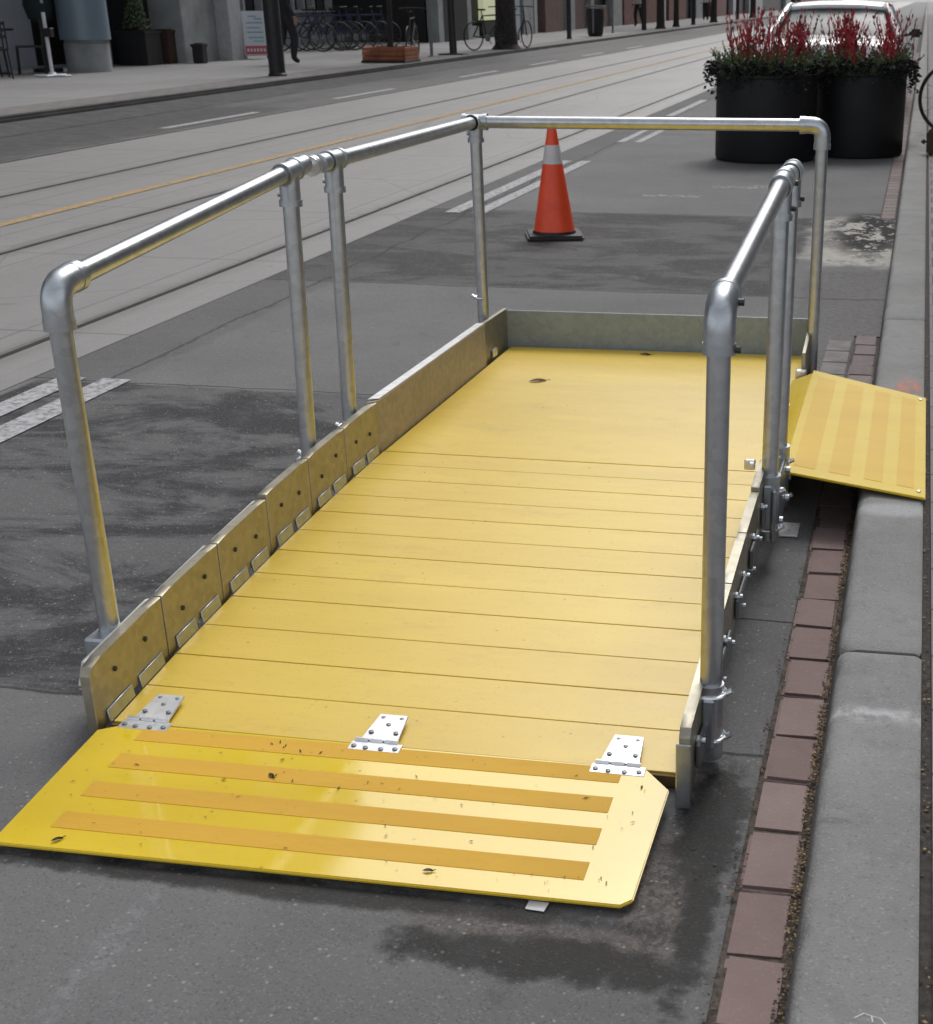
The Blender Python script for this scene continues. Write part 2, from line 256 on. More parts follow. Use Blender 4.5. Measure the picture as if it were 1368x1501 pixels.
# ------------------------------------------------------------------ mesh helpers
class MB:
    def __init__(s): s.bm = bmesh.new()
    def _bev(s, vs, bev, seg):
        if bev:
            es = list({e for v in vs for e in v.link_edges}); bmesh.ops.bevel(s.bm, geom=es, offset=bev, segments=seg, affect='EDGES', clamp_overlap=True)
    def box(s, x0, x1, y0, y1, z0, z1, bev=0, seg=1, mat=None):
        vs = bmesh.ops.create_cube(s.bm, size=1)['verts']
        m = Matrix.Translation(((x0 + x1) / 2, (y0 + y1) / 2, (z0 + z1) / 2)) @ Matrix.Diagonal((abs(x1 - x0), abs(y1 - y0), abs(z1 - z0), 1))
        if mat is not None: m = mat @ m
        bmesh.ops.transform(s.bm, matrix=m, verts=vs); s._bev(vs, bev, seg); return s
    def hexa(s, p, bev=0, seg=1):
        """p: 8 points, bottom 4 ccw then top 4 ccw"""
        v = [s.bm.verts.new(q) for q in p]
        for f in ((3, 2, 1, 0), (4, 5, 6, 7), (0, 1, 5, 4), (1, 2, 6, 5), (2, 3, 7, 6), (3, 0, 4, 7)): s.bm.faces.new([v[i] for i in f])
        s._bev(v, bev, seg); return s
    def prism(s, pts, d, bev=0, seg=1):
        """polygon pts (3D) extruded by vector d"""
        d = Vector(d); a = [s.bm.verts.new(Vector(p)) for p in pts]; b = [s.bm.verts.new(Vector(p) + d) for p in pts]; n = len(pts)
        f1 = s.bm.faces.new(a); s.bm.faces.new(b[::-1])
        for i in range(n): s.bm.faces.new([a[i], b[i], b[(i + 1) % n], a[(i + 1) % n]][::-1])
        s._bev(a + b, bev, seg); return s
    def quad(s, *p): s.bm.faces.new([s.bm.verts.new(q) for q in p]); return s
    def tube(s, path, r, seg=16, caps=True):
        P = [Vector(p) for p in path]; n = len(P); rr = r if isinstance(r, (list, tuple)) else [r] * n; rings = []
        t0 = (P[1] - P[0]).normalized(); up = Vector((0, 0, 1)) if abs(t0.z) < .9 else Vector((1, 0, 0)); a = t0.cross(up).normalized()
        for i in range(n):
            t = (P[min(i + 1, n - 1)] - P[max(i - 1, 0)]).normalized(); a = (a - t * a.dot(t)).normalized(); b = t.cross(a)
            rings.append([s.bm.verts.new(P[i] + (a * math.cos(2 * PI * k / seg) + b * math.sin(2 * PI * k / seg)) * rr[i]) for k in range(seg)])
        for i in range(n - 1):
            for k in range(seg): s.bm.faces.new((rings[i][k], rings[i][(k + 1) % seg], rings[i + 1][(k + 1) % seg], rings[i + 1][k]))
        if caps: s.bm.faces.new(rings[0][::-1]); s.bm.faces.new(rings[-1])
        return s
    def lathe(s, prof, c=(0, 0, 0), seg=32, axis='z'):
        rings = []
        for r_, z in prof:
            ring = []
            for k in range(seg):
                a = 2 * PI * k / seg; x, y = max(r_, 1e-4) * math.cos(a), max(r_, 1e-4) * math.sin(a)
                p = (x, y, z) if axis == 'z' else ((z, x, y) if axis == 'x' else (x, z, y)); ring.append(s.bm.verts.new(Vector(c) + Vector(p)))
            rings.append(ring)
        for i in range(len(rings) - 1):
            for k in range(seg): s.bm.faces.new((rings[i][k], rings[i][(k + 1) % seg], rings[i + 1][(k + 1) % seg], rings[i + 1][k]))
        s.bm.faces.new(rings[0][::-1]); s.bm.faces.new(rings[-1]); return s
    def torus(s, c, R1, r1, axis='x', seg=40, s2=8):
        pts = []
        for i in range(seg):
            a = 2 * PI * i / seg; ring = []
            for j in range(s2):
                b = 2 * PI * j / s2; rr = R1 + r1 * math.cos(b); h = r1 * math.sin(b)
                p = (h, rr * math.cos(a), rr * math.sin(a)) if axis == 'x' else (rr * math.cos(a), h, rr * math.sin(a))
                ring.append(s.bm.verts.new(Vector(c) + Vector(p)))
            pts.append(ring)
        for i in range(seg):
            for j in range(s2): s.bm.faces.new((pts[i][j], pts[(i + 1) % seg][j], pts[(i + 1) % seg][(j + 1) % s2], pts[i][(j + 1) % s2]))
        return s
    def pieces(s, name, mat, parent=None, org=(0, 0, 0), **k):
        """link every separate piece as an object of its own"""
        left = set(s.bm.verts); out = []
        while left:
            v0 = left.pop(); isl = {v0}; st = [v0]
            while st:
                v = st.pop()
                for e in v.link_edges:
                    q = e.other_vert(v)
                    if q not in isl: isl.add(q); st.append(q)
            left -= isl; idx = {v: i for i, v in enumerate(isl)}; m = MB(); nv = [m.bm.verts.new(v.co) for v in isl]
            fs = {f for v in isl for f in v.link_faces}
            for f in fs: m.bm.faces.new([nv[idx[v]] for v in f.verts])
            out.append(m.build(name, mat, parent, org, **k))
        s.bm.free(); return out
    def build(s, name, mat, parent=None, org=(0, 0, 0), smooth=True, ang=35):
        if org != (0, 0, 0): bmesh.ops.translate(s.bm, verts=s.bm.verts, vec=-Vector(org))
        bmesh.ops.recalc_face_normals(s.bm, faces=s.bm.faces)
        me = bpy.data.meshes.new(name); s.bm.to_mesh(me); s.bm.free()
        for m_ in (mat if isinstance(mat, (list, tuple)) else [mat]): me.materials.append(M[m_])
        if smooth:
            me.polygons.foreach_set('use_smooth', [True] * len(me.polygons)); me.set_sharp_from_angle(angle=R(ang))
        o = bpy.data.objects.new(name, me); COL.objects.link(o)
        if parent is not None: o.parent = parent
        else: o.location = org
        return o

def tag(o, label=None, cat=None, group=None, kind=None):
    if label: o['label'] = label
    if cat: o['category'] = cat
    if group: o['group'] = group
    if kind: o['kind'] = kind
    return o
def empty(name, loc, label, cat, group=None, rz=0):
    o = bpy.data.objects.new(name, None); COL.objects.link(o); o.location = loc; o.rotation_euler = (0, 0, rz); o.empty_display_size = .1
    return tag(o, label, cat, group)
def struct(name, mb, mat, label=None, **k): return tag(mb.build(name, mat, **k), label, kind='structure')
def copy_tree(o, parent=None):
    c = o.copy(); COL.objects.link(c)
    if parent is not None: c.parent = parent
    for ch in list(o.children): copy_tree(ch, c)
    return c
def place(proto, first, loc, rz, label, group=None, scale=1):
    o = proto if first else copy_tree(proto)
    o.location = loc; o.rotation_euler = (0, 0, rz); o.scale = (scale,) * 3; o['label'] = label
    if group: o['group'] = group
    return o

# ------------------------------------------------------------------ setting
YA, YB = -6, 420
def sheet(x0, x1, y0, y1, z, sub=1):
    m = MB(); m.quad((x0, y0, z), (x1, y0, z), (x1, y1, z), (x0, y1, z)); return m
struct('ground', sheet(-900, 900, -300, 1500, -.03), 'pave_l')
struct('road', sheet(-3.33, -.212, YA, YB, 0), 'asphalt')
struct('tram_track_slab', sheet(-8.05, -3.33, YA, YB, .002), 'slab')
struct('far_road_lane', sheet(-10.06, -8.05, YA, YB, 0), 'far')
struct('far_lane_shoulder', MB().quad((-10.06, YA, .07), (-9.5, YA, .003), (-9.5, YB, .003), (-10.06, YB, .07)), 'far')
struct('gutter_bed', sheet(-.212, -.09, YA, YB, -.0015), 'packed')
for x in (-3.65, -5.15, -6.64, -8.02):
    struct('tram_rail', MB().box(x - .040, x - .010, YA, YB, -.02, .007), 'steel_rail'); struct('rail_groove', sheet(x - .010, x + .014, YA, YB, .005), 'groove')
struct('yellow_centre_line', sheet(-5.87, -5.77, YA, YB, .006), 'yellow_line')
for i, (xa, xb, y0, y1) in enumerate([(-3.23, -3.12, .5, 4.85), (-3.05, -2.93, .5, 4.85), (-3.17, -3.06, 9.45, 12.8), (-2.98, -2.88, 9.45, 12.8), (-3.02, -2.94, 14.6, 16.0), (-2.84, -2.76, 14.6, 16.0), (-3.1, -3.0, 18, 21), (-3.1, -3.0, 24, 27)] + [(-8.43, -8.31, y, y + 2.45) for y in (15.25, 20.3, 26.3, 31.3, 36.4, 42)]):
    struct('lane_marking', sheet(xa, xb, y0, y1, .004), 'white_line')
# gutter bricks: one course of separate pavers
mb = MB(); rnd = random.Random(3); y = .2
while y < 6.1:
    L = .168 + rnd.uniform(-.006, .006)
    if not 4.0 < y < 4.02:
        dx = rnd.uniform(-.004, .004); dz = rnd.uniform(-.003, .003); a = rnd.uniform(-.05, .05)
        x0, x1 = -.205 + dx, -.108 + dx
        mb.hexa([(x0, y + a * .1, -.05), (x1, y, -.05), (x1, y + L, -.05), (x0, y + L + a * .1, -.05), (x0, y + a * .1, .004 + dz), (x1, y, .004 + dz), (x1, y + L, .005 + dz), (x0, y + L + a * .1, .005 + dz)], .006, 2)
    y += L + .006
y = 9.7
while y < 40:
    mb.box(-.205, -.11, y, y + .165, -.05, .005, .005); y += .173
struct('gutter_bricks', mb, 'brick')
mb = MB()
for k in range(8):   # older concrete pavers beside the bricks under the side plate
    mb.box(-.32, -.214, 4.42 + k * .2, 4.612 + k * .2, -.03, .006, .005)
struct('gutter_pavers', mb, 'pav2')
struct('rough_gutter_patch', MB().box(-.2115, -.10, 6.12, 9.68, -.05, .004), 'asphalt')
# near kerb: separate concrete blocks with rounded, battered front
KZ = .128
def kerb_block(mb, y0, y1):
    prof = [(-.100, -.06), (-.098, .02), (-.092, .08), (-.087, .108), (-.081, .120), (-.072, .1262), (-.058, KZ), (.074, KZ + .001), (.083, KZ - .004), (.085, KZ - .02), (.085, -.06)]
    g_ = .0065; ys = [y0 + g_, y0 + g_ + .012] + [y0 + (y1 - y0) * t / 30 for t in range(1, 30)] + [y1 - g_ - .012, y1 - g_]
    rows = []
    for j, yy in enumerate(ys):
        ins = .004 if j in (0, len(ys) - 1) else 0; w = rnd.uniform(-.0012, .0012); ch = .006 * max(0, rnd.random() - .72) / .28
        rows.append([mb.bm.verts.new((x + (ins if x < -.02 else (-ins if x > .07 else 0)) + (w + (ch if z > .11 else 0) if x < -.05 else 0), yy, z - (ins if z > .1 else 0) - (ch * .6 if x < -.06 and z > .11 else 0))) for x, z in prof])
    for a, b in zip(rows, rows[1:]):
        for i in range(len(prof) - 1): mb.bm.faces.new((a[i], a[i + 1], b[i + 1], b[i]))
    mb.bm.faces.new(rows[0]); mb.bm.faces.new(rows[-1][::-1])
mb = MB(); ks = [-5, -3.1, -1.0, .75, 2.645, 4.45, 5.92, 8.2, 9.2]
while ks[-1] < 120: ks.append(ks[-1] + 1.85)
for a, b in zip(ks, ks[1:]): kerb_block(mb, a, b)
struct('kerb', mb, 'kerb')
struct('kerb_joint', MB().box(.083, .104, YA, 120, -.05, KZ - .012), 'joint')
struct('sidewalk', MB().box(.103, 4.6, YA, YB, -.05, KZ), 'pave_r')
struct('far_kerb', MB().box(-10.20, -10.05, YA, YB, -.05, .132, .03, 2), 'kerb_dark')
struct('far_sidewalk', MB().box(-18.4, -10.20, YA, YB, -.05, .128), 'pave_l')
struct('far_curb_strip', sheet(-10.9, -10.21, YA, YB, .132), 'pave_r')
# litter in the kerb angle and joint
mb = MB(); rl = random.Random(11)
def flake(mb, x, y, z, s_, rl, thin=1):
    a = rl.uniform(0, 2 * PI); t = rl.uniform(-.5, .5); L = s_ * rl.uniform(.6, 1.4); W = L * rl.uniform(.35, .8) * thin
    c, s = math.cos(a), math.sin(a); p = []
    for u, v, h in ((-L, 0, 0), (0, -W, .2), (L, 0, 0), (0, W, .3)):
        p.append((x + u * c - v * s, y + u * s + v * c, z + abs(h) * L * abs(t) + t * u * .4))
    v = [mb.bm.verts.new(q) for q in p]; f = mb.bm.faces.new(v); return f
def litter(n, x0, x1, y0, y1, z, s_, name, mats, gauss=False):
    mb = MB()
    for i in range(n):
        y = rl.uniform(y0, y1); dens = .5 + .5 * math.sin(y * 9.7) * math.sin(y * 4.1 + 1)
        if rl.random() > .25 + dens: continue
        x = rl.uniform(x0, x1) if not gauss else min(max(rl.gauss((x0 + x1) / 2, (x1 - x0) / 5), x0), x1)
        f = flake(mb, x, y, z + rl.uniform(0, .006), s_, rl); f.material_index = rl.randrange(len(mats))
    o = mb.build(name, mats, smooth=False); tag(o, None, kind='stuff'); return o
o = litter(4200, -.118, -.093, .9, 3.75, .005, .0034, 'leaf_litter', ['leafy', 'litterd', 'leaf', 'leafy', 'joint']); tag(o, 'yellow brown leaf crumbs lying in the angle between bricks and kerb', 'leaf litter')
o = litter(420, -.222, -.200, .9, 3.75, .004, .004, 'leaf_litter', ['litterd', 'joint', 'leaf']); tag(o, 'dark crumbs in the seam between asphalt and bricks', 'leaf litter')
o = litter(420, .086, .100, 1.0, 6, KZ - .010, .004, 'leaf_litter', ['leafy', 'litterd', 'leaf']); tag(o, 'dry crumbs in the gap behind the kerb', 'leaf litter')
o = litter(200, -.38, -.23, 1.68, 2.28, .002, .0026, 'leaf_litter', ['litterd', 'leaf', 'joint']); tag(o, 'scattered brown crumbs on the asphalt beside the front plate', 'leaf litter')
struct('chalk_mark', MB().tube([(.0, 1.500, KZ + .001), (.012, 1.512, KZ + .001), (.022, 1.508, KZ + .001), (.024, 1.497, KZ + .001)], .0012, 5).tube([(.022, 1.508, KZ + .001), (.034, 1.506, KZ + .001), (.042, 1.492, KZ + .001)], .001, 5), 'chalk')

# ------------------------------------------------------------------ the ramp
RO = (-.93, 3.7, 0)
ramp = empty('wheelchair_ramp', RO, 'yellow folding wheelchair ramp with galvanized tube handrails standing on the road beside the kerb', 'ramp')
def P(mb, name, mat, parent=None, label=None, split=False, **k):
    if split: return mb.pieces(name, mat, parent or ramp, RO, **k)
    if parent is None: o = mb.build(name, mat, ramp, RO, **k)
    else: o = mb.build(name, mat, parent, RO, **k)
    if label: o['label'] = label
    return o
XL, XR = -1.508, -.352
KN = [(2.24, .028), (2.51, .055), (2.786, .075), (3.05, .092), (3.32, .104), (3.57, .112), (3.80, .116), (5.26, .110)]
def dz(y):
    if y <= KN[0][0]: return KN[0][1]
    for (a, za), (b, zb) in zip(KN, KN[1:]):
        if y <= b: return za + (zb - za) * (y - a) / (b - a)
    return KN[-1][1]
bj = [2.245, 2.384, 2.511, 2.646, 2.786, 2.914, 3.046, 3.177, 3.305, 3.433, 3.565, 3.69, 3.805]
yaw = .012
def yx(x): return (x - XL) * yaw * .3
for i, (a, b) in enumerate(zip(bj, bj[1:])):
    g_ = .0024 if i % 2 == 0 else .0013
    a2, b2 = a + g_, b - .001; za, zb = dz(a), dz(b); m = MB()
    m.hexa([(XL, a2, za - .022), (XR, a2 + .004, za - .022), (XR, b2 + .004, zb - .022), (XL, b2, zb - .022), (XL, a2, za), (XR, a2 + .004, za), (XR, b2 + .004, zb), (XL, b2, zb)], .0011, 1)
    P(m, 'ramp_board', 'deck')
m = MB(); m.hexa([(XL + .004, 2.25, .004), (XR - .004, 2.254, .004), (XR - .004, 3.8, .066), (XL + .004, 3.8, .066), (XL + .004, 2.25, .012), (XR - .004, 2.254, .012), (XR - .004, 3.8, .088), (XL + .004, 3.8, .088)]); P(m, 'under_frame', 'seam')
m = MB(); m.hexa([(XL, 3.807, .086), (XR, 3.811, .086), (XR, 5.27, .080), (XL, 5.215, .080), (XL, 3.807, .116), (XR, 3.811, .116), (XR, 5.27, .110), (XL, 5.215, .110)], .003, 2); P(m, 'platform_deck', 'deck')
for x in (-1.46, -.93, -.41):
    for yy in (3.95, 5.1): P(MB().box(x - .03, x + .03, yy - .03, yy + .03, 0.001, .084, .004), 'support_foot', 'bolt')
# front lip under first board
P(MB().hexa([(XL, 2.236, .004), (XR, 2.240, .004), (XR, 2.2475, .004), (XL, 2.2435, .004), (XL, 2.236, .026), (XR, 2.240, .026), (XR, 2.2475, .026), (XL, 2.2435, .026)]), 'front_lip', 'seam')
# front plate: sloped sheet with clipped rear corners
def zp(y): return .010 + (y - 1.82) / (2.24 - 1.82) * .022
pts = [(-1.488, 1.822), (-.385, 1.838), (-.367, 1.856), (-.362, 2.175), (-.415, 2.236), (-1.455, 2.230), (-1.512, 2.195), (-1.500, 1.832)]
m = MB(); m.prism([(x, y, zp(y)) for x, y in pts], (0, 0, .0075), .0022, 2); fp = P(m, 'front_plate', 'plate', label='glossy yellow front plate resting on the asphalt')
for (y0, y1) in ((2.170, 2.218), (2.074, 2.122), (1.978, 2.026), (1.880, 1.928)):
    m = MB(); z0, z1 = zp(y0) + .0078, zp(y1) + .0078
    xa, xb = -1.420, -.458
    m.hexa([(xa, y0, z0 - .002), (xb, y0 + .012, z0 - .0014), (xb, y1 + .012, z1 - .0014), (xa, y1, z1 - .002), (xa, y0, z0 + .0006), (xb, y0 + .012, z0 + .0012), (xb, y1 + .012, z1 + .0012), (xa, y1, z1 + .0006)])
    P(m, 'grip_strip', 'tape', fp)
# hinges on the front plate
def slope_mat(x, y, z, ang): return Matrix.Translation((x, y, z)) @ Matrix.Rotation(ang, 4, 'X')
for i, x in enumerate((-1.425, -.945, -.468)):
    z = .0405; mt = slope_mat(x, 2.243, z, .06); h = MB()
    h.box(-.052, .052, -.034, -.004, -.0026, .0006, .001, 1, mt)
    h.prism([mt @ Vector(p) for p in ((-.040, .006, -.0056), (.036, .006, -.0056), (.030, .090, .0026), (-.028, .090, .0026))], (0, 0, .004), .001)
    hg = P(h, 'hinge', 'bright')
    k = MB()
    for a in (-.046, -.016, .014): k.tube([mt @ Vector((a, .0, .001)), mt @ Vector((a + .026, .0, .001))], .005, 10)
    P(k, 'hinge_pin', 'bright', hg, split=True)
    k = MB()
    for (a, b) in ((-.042, -.022), (-.017, -.026), (.014, -.026), (.041, -.022), (-.026, .03), (.024, .032), (0, .058), (-.018, .080), (.020, .080)):
        c_ = mt @ Vector((a, b, (.001 if b < 0 else .0 + b * .05))); k.lathe([(.0052, 0), (.0052, .0016), (.0025, .0024)], c_, 10)
    P(k, 'screw', 'darkfit', hg, split=True)
# toe boards, left (segments hinged every second board) and right
def toe_seg(x0, x1, y0, y1, front=False, out=-1):
    """ plate between x0 (inner) and x1 (outer), following the deck """
    m = MB(); H = .140 if not 3.02 < y0 < 3.6 else .150; za, zb = dz(y0), dz(y1); n = 7
    xi, xo = (x0, x1) if x0 < x1 else (x1, x0)
    bot, top = [], []
    for i in range(n):
        t = i / (n - 1); y = y0 + (y1 - y0) * t; z = dz(y); b = z + .012 if .28 < t < .72 else z + .0; 
        if t in (0, 1): b = z - .012
        bot.append((y, b)); hh = H
        if front and i == 0: hh = H - .022
        top.append((y, z + hh + (.0012 if 0 < i < n - 1 else 0)))
    if front: top.insert(1, (y0 + .012, dz(y0) + H - .006))
    poly = [(xi, y, z) for y, z in bot] + [(xi, y, z) for y, z in top[::-1]]
    m.prism(poly, (xo - xi, 0, 0), .0012)
    return m
segs = [(2.205, 2.497), (2.501, 2.762), (2.766, 3.028), (3.032, 3.29), (3.294, 3.542), (3.546, 3.80)]
for i, (a, b) in enumerate(segs):
    tb = P(toe_seg(-1.516, -1.538, a, b, i == 0), 'toe_board', 'toe')
    k = MB()
    for f in (.30, .72):
        y = a + (b - a) * f; k.lathe([(.006, 0), (.006, .003), (.003, .004)], (-1.516, y, dz(y) + .085 + .012 * math.sin(i * 2 + f * 9)), 8, 'x')
    P(k, 'bolt', 'bolt', tb, split=True)
    k = MB()
    for f0, f1 in ((.12, .46), (.56, .90)):
        y0, y1 = a + (b - a) * f0, a + (b - a) * f1
        k.hexa([(-1.5155, y0, dz(y0) + .004), (-1.5085, y0, dz(y0) + .001), (-1.5085, y1, dz(y1) + .001), (-1.5155, y1, dz(y1) + .004), (-1.5155, y0, dz(y0) + .028), (-1.5125, y0, dz(y0) + .028), (-1.5125, y1, dz(y1) + .028), (-1.5155, y1, dz(y1) + .028)], .001)
    P(k, 'toe_hinge', 'fit', tb)
    # outer flange cap that catches the light
    m = MB(); m.hexa([(-1.552, a + .01, dz(a) + .09), (-1.5385, a + .01, dz(a) + .09), (-1.5385, b - .01, dz(b) + .09), (-1.552, b - .01, dz(b) + .09), (-1.548, a + .03, dz(a) + .137), (-1.5385, a + .022, dz(a) + .1385), (-1.5385, b - .004, dz(b) + .1385), (-1.548, b - .01, dz(b) + .137)], .002)
    P(m, 'outer_flange', 'flange', tb)
m = MB(); m.hexa([(-1.541, 3.78, .095), (-1.512, 3.81, .095), (-1.512, 4.90, .09), (-1.541, 4.90, .09), (-1.541, 3.78, .270), (-1.512, 3.81, .272), (-1.512, 4.90, .266), (-1.541, 4.90, .264)], .002); P(MB().hexa([(-1.542, 3.80, .2735), (-1.513, 3.815, .2735), (-1.513, 4.895, .2675), (-1.542, 4.895, .2665), (-1.542, 3.80, .2755), (-1.513, 3.815, .2755), (-1.513, 4.895, .2695), (-1.542, 4.895, .2685)]), 'top_edge_strip', 'flange'); P(m, 'toe_board', 'toe_beige', label='long plain toe board beside the platform')
m = MB(); m.hexa([(-1.538, 4.902, .085), (-1.524, 4.902, .085), (-1.524, 5.235, .085), (-1.538, 5.235, .085), (-1.538, 4.902, .262), (-1.524, 4.902, .262), (-1.524, 5.235, .255), (-1.538, 5.235, .255)], .002); P(m, 'toe_board', 'toe')
P(MB().box(-1.5225, -1.512, 5.0, 5.05, .115, .145, .003), 'toe_bracket', 'bright')
m = MB(); m.hexa([(-1.536, 5.232, .07), (-.360, 5.285, .07), (-.360, 5.298, .07), (-1.536, 5.245, .07), (-1.536, 5.232, .247), (-.360, 5.285, .247), (-.360, 5.298, .247), (-1.536, 5.245, .247)], .002, 2); P(m, 'rear_board', 'toe_dark', label='grey green board closing the rear of the platform')
segr = [(2.175, 2.48), (2.484, 2.745), (2.749, 3.01), (3.014, 3.27), (3.274, 3.48)]
for i, (a, b) in enumerate(segr):
    tb = P(toe_seg(-.345, -.324, a, b, i == 0), 'toe_board', 'toe')
    k = MB()
    for f in (.25, .5, .78):
        y = a + (b - a) * f; k.lathe([(.010, 0), (.010, .005), (.006, .010), (.006, .016)], (-.323, y, dz(y) + .05 + .03 * math.sin(i * 3 + f * 9)), 8, 'x')
    P(k, 'bolt', 'fit', tb, split=True)
    m = MB(); m.box(-.3225, -.313, a + .05, b - .06, dz((a + b) / 2) + .02, dz((a + b) / 2) + .07, .003); P(m, 'outer_bracket', 'darkfit', tb)
P(MB().hexa([(-.350, 2.17, .002), (-.322, 2.17, .002), (-.322, 2.176, .002), (-.350, 2.176, .002), (-.350, 2.17, .135), (-.322, 2.17, .135), (-.322, 2.176, .135), (-.350, 2.176, .135)], .002), 'end_plate', 'fit')
P(MB().hexa([(-.352, 4.93, .10), (-.337, 4.93, .10), (-.337, 5.28, .10), (-.352, 5.28, .10), (-.352, 4.93, .20), (-.337, 4.93, .20), (-.337, 5.28, .25), (-.352, 5.28, .25)], .002), 'toe_board', 'toe')
P(MB().box(-.367, -.330, 4.865, 4.90, .112, .150, .003), 'toe_bracket', 'bright')
P(MB().box(-.362, -.347, 3.36, 3.40, .275, .285, .003).box(-.375, -.347, 3.375, 3.39, .262, .288, .003), 'toe_bracket', 'bright')
P(MB().box(-.373, -.33, 4.46, 4.50, .118, .132, .003), 'toe_bracket', 'bright')
# handrails
TR = .0213
xl, xr = -1.566, -.312
def arc(c, a, b, r, n=7):   # rounded corner from point along a to point along b around corner c
    c = Vector(c); a = (Vector(a) - c).normalized() * r; b = (Vector(b) - c).normalized() * r; out = []
    for i in range(n + 1):
        t = i / n; out.append(c + a * (1 - t) ** 2 + b * t ** 2)
    return out
def elbow(c, a, b, r1=.0285, L=.078):
    c = Vector(c); da = (Vector(a) - c).normalized(); db = (Vector(b) - c).normalized()
    m = MB(); m.tube([c + da * L] + arc(c, a, b, .044) + [c + db * L], r1, 20)
    m.tube([c + da * (L - .016), c + da * (L + .003)], r1 + .0012, 20); m.tube([c + db * (L - .016), c + db * (L + .003)], r1 + .0012, 20)
    return m
def tee(c, d, dn, r1=.0265, L=.045, LD=.085):
    c = Vector(c); d = Vector(d).normalized(); dn = Vector(dn).normalized(); m = MB()
    m.tube([c - d * L, c + d * L], r1, 20); m.tube([c - d * L, c - d * (L - .014)], r1 + .0025, 20); m.tube([c + d * (L - .014), c + d * L], r1 + .0025, 20)
    m.tube([c + dn * .0, c + dn * LD], r1 - .0005, 20); m.tube([c + dn * (LD - .016), c + dn * LD], r1 + .003, 20)
    m.lathe([(.007, 0), (.007, .008), (.004, .009)], c + dn * (LD - .03) + Vector((-r1 - .006, 0, 0)), 8, 'x'); return m
def side(x, e, t1, t2, rr, pb):
    E_, T1, T2, RR = (Vector((x, *q)) for q in (e, t1, t2, rr)); d1 = (T1 - E_).normalized(); d2 = (RR - T2).normalized()
    P(MB().tube([E_ + d1 * .03, T1 + d1 * .055], TR, 20), 'top_rail', 'galv'); P(MB().tube([T2 - d2 * .055, RR], TR, 20), 'top_rail', 'galv')
    bots = [Vector((x, *q)) for q in pb]
    P(elbow(E_, bots[0], T1), 'elbow_fitting', 'fit')
    P(tee(T1, d1, bots[1] - T1), 'tee_fitting', 'fit'); P(tee(T2, d2, bots[2] - T2), 'tee_fitting', 'fit')
    mid = (T1 + T2) / 2; m = MB(); m.tube([T1 + d1 * .055, T1 + d1 * .098], .0245, 18); m.tube([T2 - d2 * .052, T2 - d2 * .098], .0245, 18); P(m, 'rail_coupling', 'fit', split=True)
    m = MB(); m.tube([mid - d1 * .035, mid + d1 * .035], .012, 12); m.tube([mid - d1 * .012 , mid - d1 * .003], .0262, 18); m.tube([mid + d1 * .003, mid + d1 * .012], .0262, 18); P(m, 'coupling_disc', 'bright')
    P(MB().tube([E_ + (bots[0] - E_).normalized() * .03, bots[0]], TR, 20), 'post', 'galv')
    P(MB().tube([T1, bots[1]], TR, 20), 'post', 'galv'); P(MB().tube([T2, bots[2]], TR, 20), 'post', 'galv')
    return bots
bl = side(xl, (2.375, .872), (3.455, .960), (3.748, .959), (5.07, .956), [(2.375, .02), (3.40, .02), (3.70, .02)])
brr = side(xr, (2.370, .882), (3.46, .957), (3.72, .955), (3.745, .955), [(2.345, .03), (3.40, .07), (3.66, .07)])
# the right rail ends at its second tee; the rear frame joins the two rear posts
RL = Vector((xl, 5.07, .956)); RRv = Vector((-.328, 5.150, .956)); dr = (RRv - RL).normalized()
P(tee(RL, dr, (0, -.004, -1), LD=.07), 'tee_fitting', 'fit'); P(MB().tube([RL + Vector((0, -.05, 0)), RL], .0265, 20).tube([RL + Vector((0, -.05, 0)), RL + Vector((0, -.036, 0))], .029, 20), 'rail_socket', 'fit')
P(MB().tube([RL, RRv - dr * .03], TR, 20), 'rear_rail', 'galv'); P(elbow(RRv, RRv + Vector((0, -.004, -1)), RL), 'elbow_fitting', 'fit')
P(MB().tube([RL, RL + Vector((.003, -.02, -.93))], TR, 20), 'post', 'galv'); P(MB().tube([RRv + Vector((0, 0, -.03)), RRv + Vector((-.002, -.01, -.93))], TR, 20), 'post', 'galv')
# screws on fittings, right side
m = MB()
for p in ((xr + .028, 2.40, .885), (xr + .028, 2.365, .81), (xr + .026, 3.46, .90), (xr + .026, 3.72, .89), (xr + .026, 3.50, .955)): m.tube([p, (p[0] + .010, p[1], p[2])], .007, 8)
P(m, 'set_screw', 'bolt', split=True)
# post clamps (U bolts through backing plates)
def clamp(x, y, z, s):
    m = MB(); n = 9; path = [(x - s * .012, y - .029, z)] + [(x + s * (.0 + .029 * math.sin(PI * i / n)), y - .029 * math.cos(PI * i / n), z) for i in range(n + 1)] + [(x - s * .012, y + .029, z)]
    m.tube(path, .0045, 8); c_ = P(m, 'post_clamp', 'zinc')
    P(MB().tube([(x + s * .026, y, z - .003), (x + s * .041, y, z + .006)], .0065, 8), 'nut', 'zinc', c_)
for z in (.155, .062): clamp(xr, 2.347, z, 1)
for z in (.20, .10): clamp(xr, 3.405, z, 1); clamp(xr, 3.662, z, 1)
for (y, z) in ((2.375, .14), (3.43, .22), (3.70, .22)): clamp(xl, y, z, -1)
clamp(xl, 5.06, .33, -1)
for (y, z0, z1) in ((2.345, .02, .175), (3.402, .075, .245), (3.66, .075, .245)):   # sleeves round the post feet
    P(MB().tube([(xr, y, z0), (xr, y, z1)], .0255 if y < 3 else .030, 18).box(xr - .012, xr + .012, y - .036, y + .036, z0 + .03, z1 - .02, .004), 'post_sleeve', 'fit')
